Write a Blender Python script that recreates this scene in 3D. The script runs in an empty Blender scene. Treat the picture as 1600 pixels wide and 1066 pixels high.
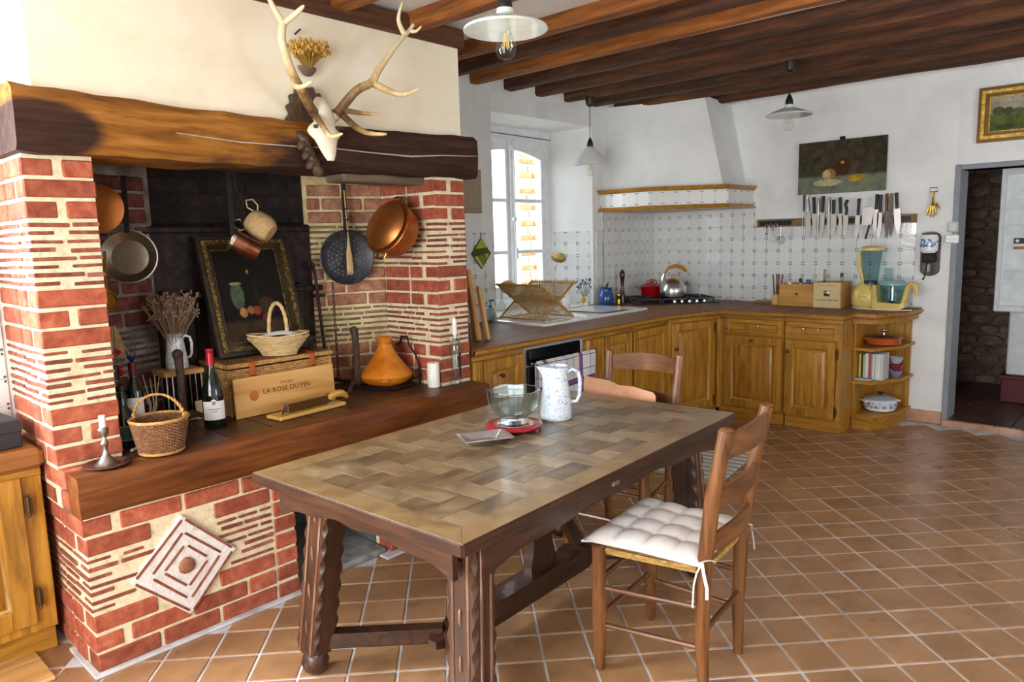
import bpy, math, random
from mathutils import Vector, Matrix
R_ = random.Random(7)
scene = bpy.context.scene
COL = scene.collection
rad = math.radians

# ---------------------------------------------------------------- camera
cam_d = bpy.data.cameras.new('camera')
cam_d.sensor_width = 36.0
cam_d.lens = 25.45
cam_d.clip_start = 0.05
cam = bpy.data.objects.new('camera', cam_d)
COL.objects.link(cam)
RX, UX, FX = Vector((.7362, .6762, -.0261)), Vector((-.0747, .1195, .9900)), Vector((-.6726, .7269, -.1395))
cam.matrix_world = Matrix(((RX.x, UX.x, -FX.x, 0), (RX.y, UX.y, -FX.y, 0), (RX.z, UX.z, -FX.z, 1.53), (0, 0, 0, 1)))
scene.camera = cam

# ---------------------------------------------------------------- daylight
scene.view_settings.view_transform = 'Standard'
scene.view_settings.look = 'None'
scene.view_settings.gamma = 1.0
scene.view_settings.use_curve_mapping = False
scene.view_settings.exposure = 0.0
scene.cycles.use_denoising = True
scene.cycles.max_bounces = 8
scene.cycles.diffuse_bounces = 5
scene.cycles.transparent_max_bounces = 24
scene.cycles.caustics_reflective = False
scene.cycles.caustics_refractive = False
scene.cycles.sample_clamp_indirect = 6.0
world = bpy.data.worlds.new('overcast_sky')
scene.world = world
world.use_nodes = True
world.node_tree.nodes['Background'].inputs[0].default_value = (.86, .93, 1.0, 1)
world.node_tree.nodes['Background'].inputs[1].default_value = 7.0

def area(name, loc, aim, sx, sy, watts, col=(1, 1, 1)):
    d = bpy.data.lights.new(name, 'AREA'); d.shape = 'RECTANGLE'; d.size = sx; d.size_y = sy
    d.energy = watts; d.color = col
    o = bpy.data.objects.new(name, d); COL.objects.link(o)
    o.location = loc
    o.rotation_euler = (Vector(aim) - Vector(loc)).to_track_quat('-Z', 'Z').to_euler()
    return o
# daylight entering by the window beside the hearth, by the glazed doors behind the photographer and by the right-hand window
area('window_daylight_hearth_side', (-3.95, -.95, 1.65), (-2.6, .9, 1.25), 1.5, 1.15, 330, (.97, .98, 1))
area('window_daylight_garden_doors', (-.6, -1.95, 1.35), (-.9, 3, 1.2), 2.3, 2.1, 110, (1, .985, .95))
area('window_daylight_right', (2.72, 2.6, 1.5), (0, 3.2, 1.0), 1.6, 1.2, 16, (.93, .97, 1))
area('scullery_fill_light', (1.3, 7.3, 1.7), (-1.4, 7.6, 1.0), .8, 1.0, 9, (.95, .97, 1))  # fill lamp added to brighten the scullery stones; no window is built there

# ---------------------------------------------------------------- mesh helpers
def lin(h):
    h = h.lstrip('#')
    return tuple(((int(h[i:i + 2], 16) / 255 + .055) / 1.055) ** 2.4 if int(h[i:i + 2], 16) > 10 else int(h[i:i + 2], 16) / 255 / 12.92 for i in (0, 2, 4)) + (1,)

def axes(z, x=None):
    """matrix whose local z looks along z"""
    z = Vector(z).normalized()
    x = Vector(x) if x else (Vector((0, 0, 1)) if abs(z.z) < .9 else Vector((1, 0, 0)))
    y = z.cross(x).normalized(); x = y.cross(z).normalized()
    return Matrix(((x.x, y.x, z.x, 0), (x.y, y.y, z.y, 0), (x.z, y.z, z.z, 0), (0, 0, 0, 1)))
T = lambda *a: Matrix.Translation(Vector(a))
RZ = lambda a: Matrix.Rotation(rad(a), 4, 'Z')
RXm = lambda a: Matrix.Rotation(rad(a), 4, 'X')
RYm = lambda a: Matrix.Rotation(rad(a), 4, 'Y')

class MB:
    def __init__(s): s.v = []; s.f = []
    def add(s, vs, fs, M=None):
        b = len(s.v)
        s.v += [tuple(M @ Vector(p)) if M else tuple(p) for p in vs]
        s.f += [tuple(b + i for i in f) for f in fs]
        return s
    def box(s, x0, x1, y0, y1, z0, z1, M=None):
        vs = [(x, y, z) for x in (x0, x1) for y in (y0, y1) for z in (z0, z1)]
        return s.add(vs, [(0, 1, 3, 2), (4, 6, 7, 5), (0, 4, 5, 1), (2, 3, 7, 6), (0, 2, 6, 4), (1, 5, 7, 3)], M)
    def rbox(s, x0, x1, y0, y1, z0, z1, b=.004, M=None):
        """box with chamfered edges"""
        b = min(b, (x1 - x0) * .45, (y1 - y0) * .45, (z1 - z0) * .45)
        c = ((x0 + x1) / 2, (y0 + y1) / 2, (z0 + z1) / 2); h = ((x1 - x0) / 2, (y1 - y0) / 2, (z1 - z0) / 2)
        vs = []; idx = {}
        for sx in (-1, 1):
            for sy in (-1, 1):
                for sz in (-1, 1):
                    for a in range(3):
                        p = [c[0] + sx * (h[0] - b), c[1] + sy * (h[1] - b), c[2] + sz * (h[2] - b)]
                        p[a] = c[a] + (sx, sy, sz)[a] * h[a]
                        idx[(sx, sy, sz, a)] = len(vs); vs.append(tuple(p))
        fs = []
        for a in range(3):
            o = [i for i in range(3) if i != a]
            for sg in (-1, 1):
                q = []
                for u, w in ((-1, -1), (1, -1), (1, 1), (-1, 1)):
                    k = [0, 0, 0]; k[a] = sg; k[o[0]] = u; k[o[1]] = w
                    q.append(idx[(*k, a)])
                fs.append(tuple(q if (sg > 0) == (a != 1) else q[::-1]))
        for a in range(3):
            o = [i for i in range(3) if i != a]
            for u in (-1, 1):
                for w in (-1, 1):
                    k0 = [0, 0, 0]; k0[o[0]] = u; k0[o[1]] = w; k1 = list(k0); k0[a] = -1; k1[a] = 1
                    q = [idx[(*k0, o[0])], idx[(*k1, o[0])], idx[(*k1, o[1])], idx[(*k0, o[1])]]
                    fs.append(tuple(q))
        for sx in (-1, 1):
            for sy in (-1, 1):
                for sz in (-1, 1):
                    fs.append(tuple(idx[(sx, sy, sz, a)] for a in range(3)))
        return s.add(vs, fs, M)
    def lathe(s, prof, n=24, M=None, sx=1, sy=1, a0=0, a1=None):
        full = a1 is None
        a1 = math.tau if full else a1
        k = n if full else n + 1
        vs = []; fs = []
        for r, z in prof:
            for i in range(k):
                t = a0 + (a1 - a0) * i / n
                vs.append((r * math.cos(t) * sx, r * math.sin(t) * sy, z))
        for j in range(len(prof) - 1):
            for i in range(n):
                i2 = (i + 1) % k if full else i + 1
                fs.append((j * k + i, j * k + i2, (j + 1) * k + i2, (j + 1) * k + i))
        if full and prof[0][0] > 1e-5: fs.append(tuple(range(k - 1, -1, -1)))
        if full and prof[-1][0] > 1e-5: fs.append(tuple((len(prof) - 1) * k + i for i in range(k)))
        return s.add(vs, fs, M)
    def cyl(s, p, q, r, n=12, r2=None):
        p = Vector(p); q = Vector(q)
        return s.lathe([(r, 0), (r if r2 is None else r2, (q - p).length)], n, T(*p) @ axes(q - p))
    def tube(s, pts, r, n=8, closed=False, flat=1):
        P = [Vector(p) for p in pts]; N = len(P)
        rr = r if isinstance(r, (list, tuple)) else [r] * N
        vs = []; fs = []; up = None
        for i in range(N):
            a = P[i - 1] if i or closed else P[0]; b = P[(i + 1) % N] if i < N - 1 or closed else P[-1]
            d = (b - a).normalized()
            if up is None: up = Vector((0, 0, 1)) if abs(d.z) < .9 else Vector((1, 0, 0))
            x = d.cross(up)
            if x.length < 1e-4: x = d.cross(Vector((1, .3, 0)))
            x.normalize(); y = x.cross(d).normalized(); up = y
            for k in range(n):
                t = math.tau * k / n
                vs.append(P[i] + x * (rr[i] * math.cos(t)) + y * (rr[i] * flat * math.sin(t)))
        for i in range(N if closed else N - 1):
            for k in range(n):
                j = (i + 1) % N
                fs.append((i * n + k, i * n + (k + 1) % n, j * n + (k + 1) % n, j * n + k))
        if not closed:
            fs.append(tuple(range(n - 1, -1, -1))); fs.append(tuple((N - 1) * n + k for k in range(n)))
        return s.add(vs, fs)
    def prism(s, poly, d, M=None, b=0):
        """polygon in local xy, extruded 0..d along local z, front edge chamfered by b"""
        n = len(poly); vs = [(x, y, 0) for x, y in poly]; fs = [tuple(range(n - 1, -1, -1))]
        L = [0]
        if b:
            cx = sum(p[0] for p in poly) / n; cy = sum(p[1] for p in poly) / n
            vs += [(x, y, d - b) for x, y in poly]
            m = max(max(abs(x - cx), abs(y - cy)) for x, y in poly); k = 1 - b / m
            vs += [(cx + (x - cx) * k, cy + (y - cy) * k, d) for x, y in poly]; L = [0, 1]
        else: vs += [(x, y, d) for x, y in poly]
        for l in L:
            for i in range(n):
                fs.append((l * n + i, l * n + (i + 1) % n, (l + 1) * n + (i + 1) % n, (l + 1) * n + i))
        fs.append(tuple((L[-1] + 1) * n + i for i in range(n)))
        return s.add(vs, fs, M)
    def loft(s, rings, caps=True, M=None):
        n = len(rings[0]); vs = [p for r in rings for p in r]; fs = []
        for j in range(len(rings) - 1):
            for i in range(n):
                fs.append((j * n + i, j * n + (i + 1) % n, (j + 1) * n + (i + 1) % n, (j + 1) * n + i))
        if caps: fs.append(tuple(range(n - 1, -1, -1))); fs.append(tuple((len(rings) - 1) * n + i for i in range(n)))
        return s.add(vs, fs, M)
    def ball(s, c, r, n=10, sz=1, M=None):
        m = max(4, n // 2)
        pr = [(r * math.sin(math.pi * i / m), -r * sz * math.cos(math.pi * i / m)) for i in range(m + 1)]
        pr[0] = (1e-6, -r * sz); pr[-1] = (1e-6, r * sz)
        return s.lathe(pr, n, T(*c) @ (M or Matrix()))
    def mesh(s, name, mat, smooth=35):
        me = bpy.data.meshes.new(name); me.from_pydata(s.v, [], s.f)
        import bmesh
        bm = bmesh.new(); bm.from_mesh(me); bmesh.ops.recalc_face_normals(bm, faces=bm.faces); bm.to_mesh(me); bm.free()
        if smooth:
            me.polygons.foreach_set('use_smooth', [True] * len(me.polygons)); me.set_sharp_from_angle(angle=rad(smooth))
        if mat: me.materials.append(mat)
        me.update(); return me
    def build(s, name, mat, parent=None, smooth=35):
        return place(name, s.mesh(name, mat, smooth), parent)

def place(name, me, parent=None, M=None):
    o = bpy.data.objects.new(name, me); COL.objects.link(o)
    if parent: o.parent = parent
    if M is not None: o.matrix_basis = M
    return o
def tag(o, label=None, cat=None, group=None, kind=None):
    if label: o['label'] = label
    if cat: o['category'] = cat
    if group: o['group'] = group
    if kind: o['kind'] = kind
    return o
def thing(name, label, cat, loc=(0, 0, 0), rotz=0, group=None, M=None):
    o = bpy.data.objects.new(name, None); COL.objects.link(o); o.empty_display_size = .1
    o.matrix_basis = M if M is not None else T(*loc) @ RZ(rotz)
    return tag(o, label, cat, group)
def struct(name, mb, mat, smooth=35):
    return tag(mb.build(name, mat, None, smooth), kind='structure')

# ---------------------------------------------------------------- materials
def nodes(name):
    m = bpy.data.materials.new(name); m.use_nodes = True
    nt = m.node_tree; return m, nt, nt.nodes['Principled BSDF']
def N(nt, t, **kw):
    n = nt.nodes.new(t)
    for k, v in kw.items(): setattr(n, k, v)
    return n
def ramp(nt, fac, cols, pos=None):
    r = N(nt, 'ShaderNodeValToRGB'); e = r.color_ramp.elements
    while len(e) < len(cols): e.new(.5)
    for i, c in enumerate(cols):
        e[i].position = pos[i] if pos else i / max(1, len(cols) - 1); e[i].color = lin(c) if isinstance(c, str) else c
    nt.links.new(fac, r.inputs[0]); return r.outputs[0]
def coords(nt, scale=(1, 1, 1), rnd=True):
    tc = N(nt, 'ShaderNodeTexCoord'); mp = N(nt, 'ShaderNodeMapping'); mp.inputs['Scale'].default_value = scale
    nt.links.new(tc.outputs['Object'], mp.inputs[0])
    if not rnd: return mp.outputs[0]
    oi = N(nt, 'ShaderNodeObjectInfo'); ge = N(nt, 'ShaderNodeNewGeometry')
    ad = N(nt, 'ShaderNodeMath', operation='ADD'); nt.links.new(oi.outputs['Random'], ad.inputs[0]); nt.links.new(ge.outputs['Random Per Island'], ad.inputs[1])
    mu = N(nt, 'ShaderNodeMath', operation='MULTIPLY'); mu.inputs[1].default_value = 37.0; nt.links.new(ad.outputs[0], mu.inputs[0])
    va = N(nt, 'ShaderNodeVectorMath', operation='ADD'); nt.links.new(mp.outputs[0], va.inputs[0]); nt.links.new(mu.outputs[0], va.inputs[1])
    return va.outputs[0]
def noise(nt, vec, scale, detail=4, rough=.55, dist=0):
    n = N(nt, 'ShaderNodeTexNoise'); n.inputs['Scale'].default_value = scale; n.inputs['Detail'].default_value = detail
    n.inputs['Roughness'].default_value = rough; n.inputs['Distortion'].default_value = dist
    nt.links.new(vec, n.inputs['Vector']); return n.outputs['Fac']
def bumpn(nt, b, h, strength=.3, dist=.01):
    bp = N(nt, 'ShaderNodeBump'); bp.inputs['Strength'].default_value = strength; bp.inputs['Distance'].default_value = dist
    nt.links.new(h, bp.inputs['Height']); nt.links.new(bp.outputs[0], b.inputs['Normal'])
def vary(nt, col, amt):
    """lighter or darker from piece to piece"""
    oi = N(nt, 'ShaderNodeObjectInfo'); ge = N(nt, 'ShaderNodeNewGeometry')
    ad = N(nt, 'ShaderNodeMath', operation='ADD'); nt.links.new(oi.outputs['Random'], ad.inputs[0]); nt.links.new(ge.outputs['Random Per Island'], ad.inputs[1])
    fr = N(nt, 'ShaderNodeMath', operation='FRACT'); nt.links.new(ad.outputs[0], fr.inputs[0])
    mr = N(nt, 'ShaderNodeMapRange'); mr.inputs[3].default_value = 1 - amt; mr.inputs[4].default_value = 1 + amt
    nt.links.new(fr.outputs[0], mr.inputs[0])
    h = N(nt, 'ShaderNodeHueSaturation'); nt.links.new(col, h.inputs['Color']); nt.links.new(mr.outputs[0], h.inputs['Value'])
    return h.outputs[0]
_cache = {}
def flat(name, col, rough=.5, metal=0, alpha=None, trans=0, ior=1.45, emit=None, coat=0, spec=.5):
    if name in _cache: return _cache[name]
    m, nt, b = nodes(name)
    v = coords(nt); f = noise(nt, v, 14, 3)
    base = lin(col)
    a = tuple(min(1, c * .9) for c in base[:3]) + (1,); z = tuple(min(1, c * 1.08) for c in base[:3]) + (1,)
    nt.links.new(ramp(nt, f, [a, z], [.3, .7]), b.inputs['Base Color'])
    b.inputs['Roughness'].default_value = rough; b.inputs['Metallic'].default_value = metal
    b.inputs['Transmission Weight'].default_value = trans; b.inputs['IOR'].default_value = ior
    b.inputs['Coat Weight'].default_value = coat; b.inputs['Specular IOR Level'].default_value = spec
    if emit: b.inputs['Emission Color'].default_value = lin(emit[0]); b.inputs['Emission Strength'].default_value = emit[1]
    _cache[name] = m; return m
def tex(name, cols, scale=8, stretch=(1, 1, 1), rough=.6, metal=0, bump=.2, bscale=None, var=.0, detail=5, pos=None, dist=.3, coat=0, rr=0):
    if name in _cache: return _cache[name]
    m, nt, b = nodes(name)
    v = coords(nt, stretch); f = noise(nt, v, scale, detail, .6, dist)
    c = ramp(nt, f, cols, pos or [.3 + .4 * i / max(1, len(cols) - 1) for i in range(len(cols))])
    if var: c = vary(nt, c, var)
    nt.links.new(c, b.inputs['Base Color'])
    b.inputs['Roughness'].default_value = rough; b.inputs['Metallic'].default_value = metal; b.inputs['Coat Weight'].default_value = coat
    if rr:
        mr = N(nt, 'ShaderNodeMapRange'); mr.inputs[3].default_value = rough - rr; mr.inputs[4].default_value = rough + rr
        nt.links.new(noise(nt, v, scale * .6, 3), mr.inputs[0]); nt.links.new(mr.outputs[0], b.inputs['Roughness'])
    if bump: bumpn(nt, b, noise(nt, v, bscale or scale * 2.5, 4), bump, .006)
    _cache[name] = m; return m
def wood(name, axis, cols, rough=.45, var=.12, scale=5, bump=.12, coat=0, dist=.45):
    st = [9, 9, 9]; st['xyz'.index(axis)] = .9
    return tex(name + '_' + axis, cols, scale, tuple(st), rough, 0, bump, None, var, 6, None, dist, coat)
OAK = ['#7c5313', '#a87622', '#be8c34']
oak = lambda ax: wood('oak', ax, OAK, .38, .08, 4, .08, .15)
DARK = ['#22130b', '#392114', '#4e2f1d']
dark = lambda ax: wood('dark_table_oak', ax, DARK, .35, .1, 5, .15, .1)
BEAM = ['#2e1a0d', '#4d2c15', '#6b3f1d']
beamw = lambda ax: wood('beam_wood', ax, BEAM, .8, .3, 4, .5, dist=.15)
CHW = ['#4a2b13', '#6f4521', '#8a5c30']
chw = lambda ax: wood('chair_wood', ax, CHW, .4, .1, 4, .12, .1)
PALE = ['#a87b42', '#c79a5c', '#d9b377']
palew = lambda ax: wood('pale_wood', ax, PALE, .55, .08, 3.5, .1)
BRICK = tex('fired_brick', ['#7d3826', '#9c4d35', '#b06145', '#bf8468'], 22, (1, 1, 1), .85, 0, .45, 60, .22, 6, [.25, .45, .62, .85])
THIN = tex('old_thin_tile', ['#6d3427', '#8d4b38', '#a36a54'], 30, (1, 1, 1), .9, 0, .5, 70, .25)
MORTAR = tex('lime_mortar', ['#cfbf97', '#e4d7b4', '#eee4c8'], 30, (1, 1, 1), .95, 0, .6, 90)
SOOT = tex('sooty_brick', ['#120e0d', '#1f1816', '#33251f'], 18, (1, 1, 1), .95, 0, .5, 50, .25)
IRON = tex('black_iron', ['#1d1614', '#2c2320', '#413531'], 25, (1, 1, 1), .6, .6, .35, 60)
RUST = tex('rusty_iron', ['#2a1d18', '#4a372e', '#5e4a40'], 30, (1, 1, 1), .75, .4, .4, 70)
CREAM = tex('cream_plaster', ['#e6dcc0', '#efe7ce', '#f4eedb'], 3, (1, 1, 1), .95, 0, .12, 14)
WHITE = tex('white_plaster', ['#dde0e0', '#e9ebea', '#f0f1ef'], 2.5, (1, 1, 1), .95, 0, .12, 14)
TERRA = tex('terracotta_floor_tile', ['#8d6848', '#a27a55', '#af8863'], 7, (1, 1, 1), .3, 0, .1, 26, .12, 5, [.28, .5, .75], .3, 0, .1)
GROUT = tex('pale_grout', ['#a3a2a2', '#cfcfd2', '#e4e6ea'], 6, (1, 1, 1), .9, 0, .3, 60)
COPPER = tex('copper', ['#a8602c', '#bf773c', '#cb8950'], 6, (1, 1, 1), .36, .85, .08, 20)
STEEL = flat('brushed_steel', '#c9c9c6', .25, 1)
CHROME = flat('chrome', '#dddddd', .08, 1)
PEWTER = flat('pewter', '#a7a3a0', .3, 1)
BRASS = flat('brass', '#c9a552', .25, 1)
BRONZE = flat('bronze_handle', '#5d4a30', .4, .9)
def thin(name, col, gloss=.5):
    # thin clear sheet: lets light through, mirrors more at grazing angles
    if name in _cache: return _cache[name]
    m = bpy.data.materials.new(name); m.use_nodes = True; nt = m.node_tree
    for n in list(nt.nodes):
        if n.type != 'OUTPUT_MATERIAL': nt.nodes.remove(n)
    out = [n for n in nt.nodes if n.type == 'OUTPUT_MATERIAL'][0]
    tr = N(nt, 'ShaderNodeBsdfTransparent'); tr.inputs[0].default_value = lin(col)
    gl = N(nt, 'ShaderNodeBsdfGlossy'); gl.inputs['Roughness'].default_value = .03
    fr = N(nt, 'ShaderNodeLayerWeight'); fr.inputs[0].default_value = .5
    pw = N(nt, 'ShaderNodeMath', operation='POWER'); pw.inputs[1].default_value = 3.0; nt.links.new(fr.outputs['Facing'], pw.inputs[0])
    mu = N(nt, 'ShaderNodeMath', operation='MULTIPLY_ADD'); mu.inputs[1].default_value = gloss * .7; mu.inputs[2].default_value = .06 * gloss; nt.links.new(pw.outputs[0], mu.inputs[0])
    mx = N(nt, 'ShaderNodeMixShader'); nt.links.new(mu.outputs[0], mx.inputs[0]); nt.links.new(tr.outputs[0], mx.inputs[1]); nt.links.new(gl.outputs[0], mx.inputs[2])
    nt.links.new(mx.outputs[0], out.inputs[0]); _cache[name] = m; return m
GLASS = thin('clear_glass', '#f6faf9', .55)
PANE = thin('window_glass', '#fafcfc', .5)
BOTTLE = flat('dark_bottle_glass', '#0b120b', .06, 0, coat=.5)
WICK = tex('wicker', ['#8a5f2e', '#b98a4c', '#d3ab6c'], 40, (1, 1, 1), .7, 0, .4, 90, .15)
WICKB = tex('brown_wicker', ['#553420', '#7d5434', '#a0754a'], 40, (1, 1, 1), .7, 0, .4, 90, .15)
STRAW = tex('dry_straw', ['#a98a58', '#c7aa77', '#dac192'], 30, (1, 1, 1), .85, 0, .3, 60, .15)
WHITEC = flat('white_enamel', '#eef2f4', .15, 0, coat=.6)
WAX = flat('white_wax', '#f3f0e6', .5)
PAPER = flat('white_paper', '#f3f3f1', .8)
BLACK = flat('black_plastic', '#141416', .4)
CLOTHW = tex('white_cotton', ['#e9e7e4', '#f1efec', '#f6f4f2'], 20, (1, 1, 1), .9, 0, .1, 200)
GOLD = tex('gilt_frame', ['#7a5a1c', '#b8933c', '#d9b95c'], 40, (1, 1, 1), .4, .6, .5, 90)
# ================================================================ THE ROOM
XW, YB = -3.90, 6.34          # window wall, far wall
ZC = 2.737
# ---- floor: terracotta tiles laid diagonally in pale grout
fl = struct('floor', MB().box(-4.0, 2.65, -2.1, 6.4, -.12, -.004), GROUT)
TS, TA = .17726, 47.16
e1 = Vector((math.cos(rad(TA)), math.sin(rad(TA)))); e2 = Vector((-e1.y, e1.x)); o0 = Vector((-.9948, 2.2642))
tile_me = MB().rbox(-TS / 2 + .0048, TS / 2 - .0048, -TS / 2 + .0048, TS / 2 - .0048, -.02, 0, .0025).mesh('tile', TERRA)
def in_view(p):
    v = Vector(p) - Vector((0, 0, 1.53)); d = v.dot(FX)
    if d < .3: return None
    x = v.dot(RX) / d * 1131; y = v.dot(UX) / d * 1131
    return d if abs(x) < 830 and abs(y) < 560 else None
cand = []
for i in range(-60, 60):
    for j in range(-60, 60):
        c = o0 + e1 * ((i + .5) * TS) + e2 * ((j + .5) * TS)
        if not (-3.8 < c.x < 2.55 and -2.0 < c.y < 6.24): continue
        if (c.x < -2.83 and c.y > .80) or c.x < -3.12: continue
        if c.y > 5.75 and c.x < -1.65: continue
        d = in_view((c.x, c.y, 0)); cand.append((d if d else 99 + c.length, c))
cand.sort(key=lambda t: t[0])
far = MB()
for k, (d, c) in enumerate(cand):
    M = T(c.x, c.y, R_.uniform(-.0012, .0006)) @ RZ(TA + R_.uniform(-.3, .3)) @ RXm(R_.uniform(-.15, .15))
    if k < 300: place('tile', tile_me, fl, M)
    else: far.rbox(-TS / 2 + .0048, TS / 2 - .0048, -TS / 2 + .0048, TS / 2 - .0048, -.02, 0, .0025, M)
tag(far.build('distant_tiles', TERRA, fl), kind='stuff')

# ---- ceiling with joists
zb = lambda y: 2.58 if y < 2.6 else (2.66 if y > 3.8 else 2.58 + .08 * (y - 2.6) / 1.2)      # underside of the joists
prof = [(-2.1, zb(0) + .077), (2.6, zb(2.6) + .077), (3.8, ZC), (6.45, ZC), (6.45, ZC + .1), (-2.1, ZC + .1)]
ce = struct('ceiling', MB().prism(prof, 6.95, T(-4.3, 0, 0) @ Matrix(((0, 0, 1, 0), (1, 0, 0, 0), (0, 1, 0, 0), (0, 0, 0, 1)))), WHITE)
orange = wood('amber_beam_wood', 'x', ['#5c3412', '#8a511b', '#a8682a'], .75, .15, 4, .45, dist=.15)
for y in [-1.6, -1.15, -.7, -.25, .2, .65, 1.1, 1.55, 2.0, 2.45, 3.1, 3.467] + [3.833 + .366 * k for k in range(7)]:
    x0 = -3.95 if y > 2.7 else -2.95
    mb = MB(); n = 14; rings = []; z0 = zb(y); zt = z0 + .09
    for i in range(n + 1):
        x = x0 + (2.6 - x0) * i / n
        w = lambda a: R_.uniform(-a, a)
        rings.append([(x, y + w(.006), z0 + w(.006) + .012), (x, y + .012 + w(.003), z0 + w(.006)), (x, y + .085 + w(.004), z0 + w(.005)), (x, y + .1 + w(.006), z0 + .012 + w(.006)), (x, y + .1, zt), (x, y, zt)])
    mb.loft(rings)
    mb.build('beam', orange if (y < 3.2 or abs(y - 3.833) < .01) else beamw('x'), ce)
# plate carrying the joists above the chimney breast
mb = MB(); rings = []
for i in range(13):
    yy = .79 + 2.03 * i / 12; w = R_.uniform
    rings.append([(-3.05, yy, 2.64), (-2.9 + w(-.004, .004), yy, 2.64), (-2.895 + w(-.005, .005), yy, 2.552), (-2.91, yy, 2.545), (-3.05, yy, 2.545)])
mb.loft(rings); mb.build('wall_plate', beamw('y'), ce)

# ---- window wall with splayed opening
Y0, Y1, Z0, Z1 = 4.045, 5.32, .93, 2.49
Ya, Yb, Zt, XF = 4.13, 5.13, 2.46, -4.26
mb = MB()
mb.box(XW - .5, XW, 2.6, Y0 - .14, 0, ZC).box(XW - .5, XW, Y1 + .14, YB + .2, 0, ZC)
mb.box(XW - .5, XW, Y0 - .14, Y1 + .14, Z1 + .14, ZC).box(XW - .5, XW, Y0 - .14, Y1 + .14, 0, Z0)
for P in ([(XW, Y0), (XW, Y0 - .14), (XW - .5, Y0 - .14), (XW - .5, Ya), (XF, Ya)], [(XW, Y1), (XF, Yb), (XW - .5, Yb), (XW - .5, Y1 + .14), (XW, Y1 + .14)]):
    mb.prism(P, Z1 + .14 - Z0, T(0, 0, Z0))
mb.prism([(XW, Z1), (XF, Zt), (XW - .5, Zt), (XW - .5, Z1 + .14), (XW, Z1 + .14)], Y1 - Y0, T(0, Y0, 0) @ Matrix(((1, 0, 0, 0), (0, 0, 1, 0), (0, 1, 0, 0), (0, 0, 0, 1))))
wl = struct('wall_left', mb, WHITE)
# wall beside the hearth, with the window that lights the pillar
mb = MB(); X2 = -3.41
mb.box(X2 - .3, X2, -2.1, -1.4, 0, ZC).box(X2 - .3, X2, .2, .85, 0, ZC).box(X2 - .3, X2, -1.4, .2, 0, 1.0).box(X2 - .3, X2, -1.4, .2, 2.1, ZC)
wl2 = struct('wall_hearth_side', mb, WHITE)
# far wall with doorway
XD0, XD1, ZD = -1.29, -.25, 1.955
mb = MB().box(-4.4, XD0, YB, YB + .22, 0, ZC).box(XD1, 2.65, YB, YB + .22, 0, ZC).box(XD0, XD1, YB, YB + .22, ZD, ZC)
wb = struct('wall_back', mb, WHITE)
# right wall with window, near wall with glazed doors (both behind the photographer)
mb = MB().box(2.6, 2.7, -2.1, 1.8, 0, ZC).box(2.6, 2.7, 3.4, 6.4, 0, ZC).box(2.6, 2.7, 1.8, 3.4, 0, .9).box(2.6, 2.7, 1.8, 3.4, 2.1, ZC)
struct('wall_right', mb, WHITE)
mb = MB().box(-3.7, -1.75, -2.1, -2.0, 0, ZC).box(.55, 2.7, -2.1, -2.0, 0, ZC).box(-1.75, .55, -2.1, -2.0, 2.4, ZC).box(-1.75, .55, -2.1, -2.0, 0, .3)
struct('wall_front', mb, WHITE)

# ---- glazed wall tiles with blue corner marks
def glazed():
    m, nt, b = nodes('glazed_white_tile')
    tc = N(nt, 'ShaderNodeTexCoord'); sp = N(nt, 'ShaderNodeSeparateXYZ'); nt.links.new(tc.outputs['Object'], sp.inputs[0])
    def mth(op, a, c=None, d=None):
        n = N(nt, 'ShaderNodeMath', operation=op)
        for i, v in enumerate((a, c, d)):
            if v is None: continue
            if isinstance(v, (int, float)): n.inputs[i].default_value = v
            else: nt.links.new(v, n.inputs[i])
        return n.outputs[0]
    ax = mth('ABSOLUTE', sp.outputs[0]); ay = mth('ABSOLUTE', sp.outputs[1])
    # a little square of blue just inside each corner
    dx = mth('ABSOLUTE', mth('SUBTRACT', ax, .0455)); dy = mth('ABSOLUTE', mth('SUBTRACT', ay, .0455))
    sq = mth('LESS_THAN', mth('MAXIMUM', dx, dy), .0046)
    mx = N(nt, 'ShaderNodeMix', data_type='RGBA'); mx.inputs[6].default_value = lin('#dfe3e2'); mx.inputs[7].default_value = lin('#3a4468')
    nt.links.new(sq, mx.inputs[0]); nt.links.new(vary(nt, mx.outputs[2], .04), b.inputs['Base Color'])
    b.inputs['Roughness'].default_value = .14; b.inputs['Coat Weight'].default_value = .3
    bumpn(nt, b, noise(nt, coords(nt), 26, 2), .35, .004)
    return m
GLAZ = glazed(); TP = .1092
gl_me = MB().rbox(-TP / 2 + .0012, TP / 2 - .0012, -TP / 2 + .0012, TP / 2 - .0012, -.01, 0, .0016).mesh('tile', GLAZ)
MBK = Matrix(((1, 0, 0, 0), (0, 0, -1, 0), (0, 1, 0, 0), (0, 0, 0, 1)))     # tile faces -y
MLF = Matrix(((0, 0, 1, 0), (1, 0, 0, 0), (0, 1, 0, 0), (0, 0, 0, 1)))      # tile faces +x
for i in range(22):
    x = -1.535 - TP * (i + .5)
    if x < XW: break
    for j in range(8):
        z = .932 + TP * (j + .5)
        if z > 1.59 and (x > -2.83 or j > 7): continue
        place('tile', gl_me, wb, T(x, YB - .008, z) @ MBK)
for i in range(8):
    yy = YB - .012 - TP * (i + .5)
    for j in range(8):
        z = .932 + TP * (j + .5)
        if j > 5 and i > 8: continue
        place('tile', gl_me, wl, T(XW + .008, yy, z) @ MLF)
for i in range(2):
    for j in range(6): place('tile', gl_me, wl, T(XW + .008, 5.40 - TP * (i - .1) + .012, .932 + TP * (j + .5)) @ MLF) if i == 0 else None
for i in range(9):
    for j in range(6): place('tile', gl_me, wl, T(XW + .008, Y0 - TP * (i + .5) - .004, .932 + TP * (j + .5)) @ MLF)
rl = Vector((XF - XW, Yb - Y1)); rlen = rl.length; rl.normalize()
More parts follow.
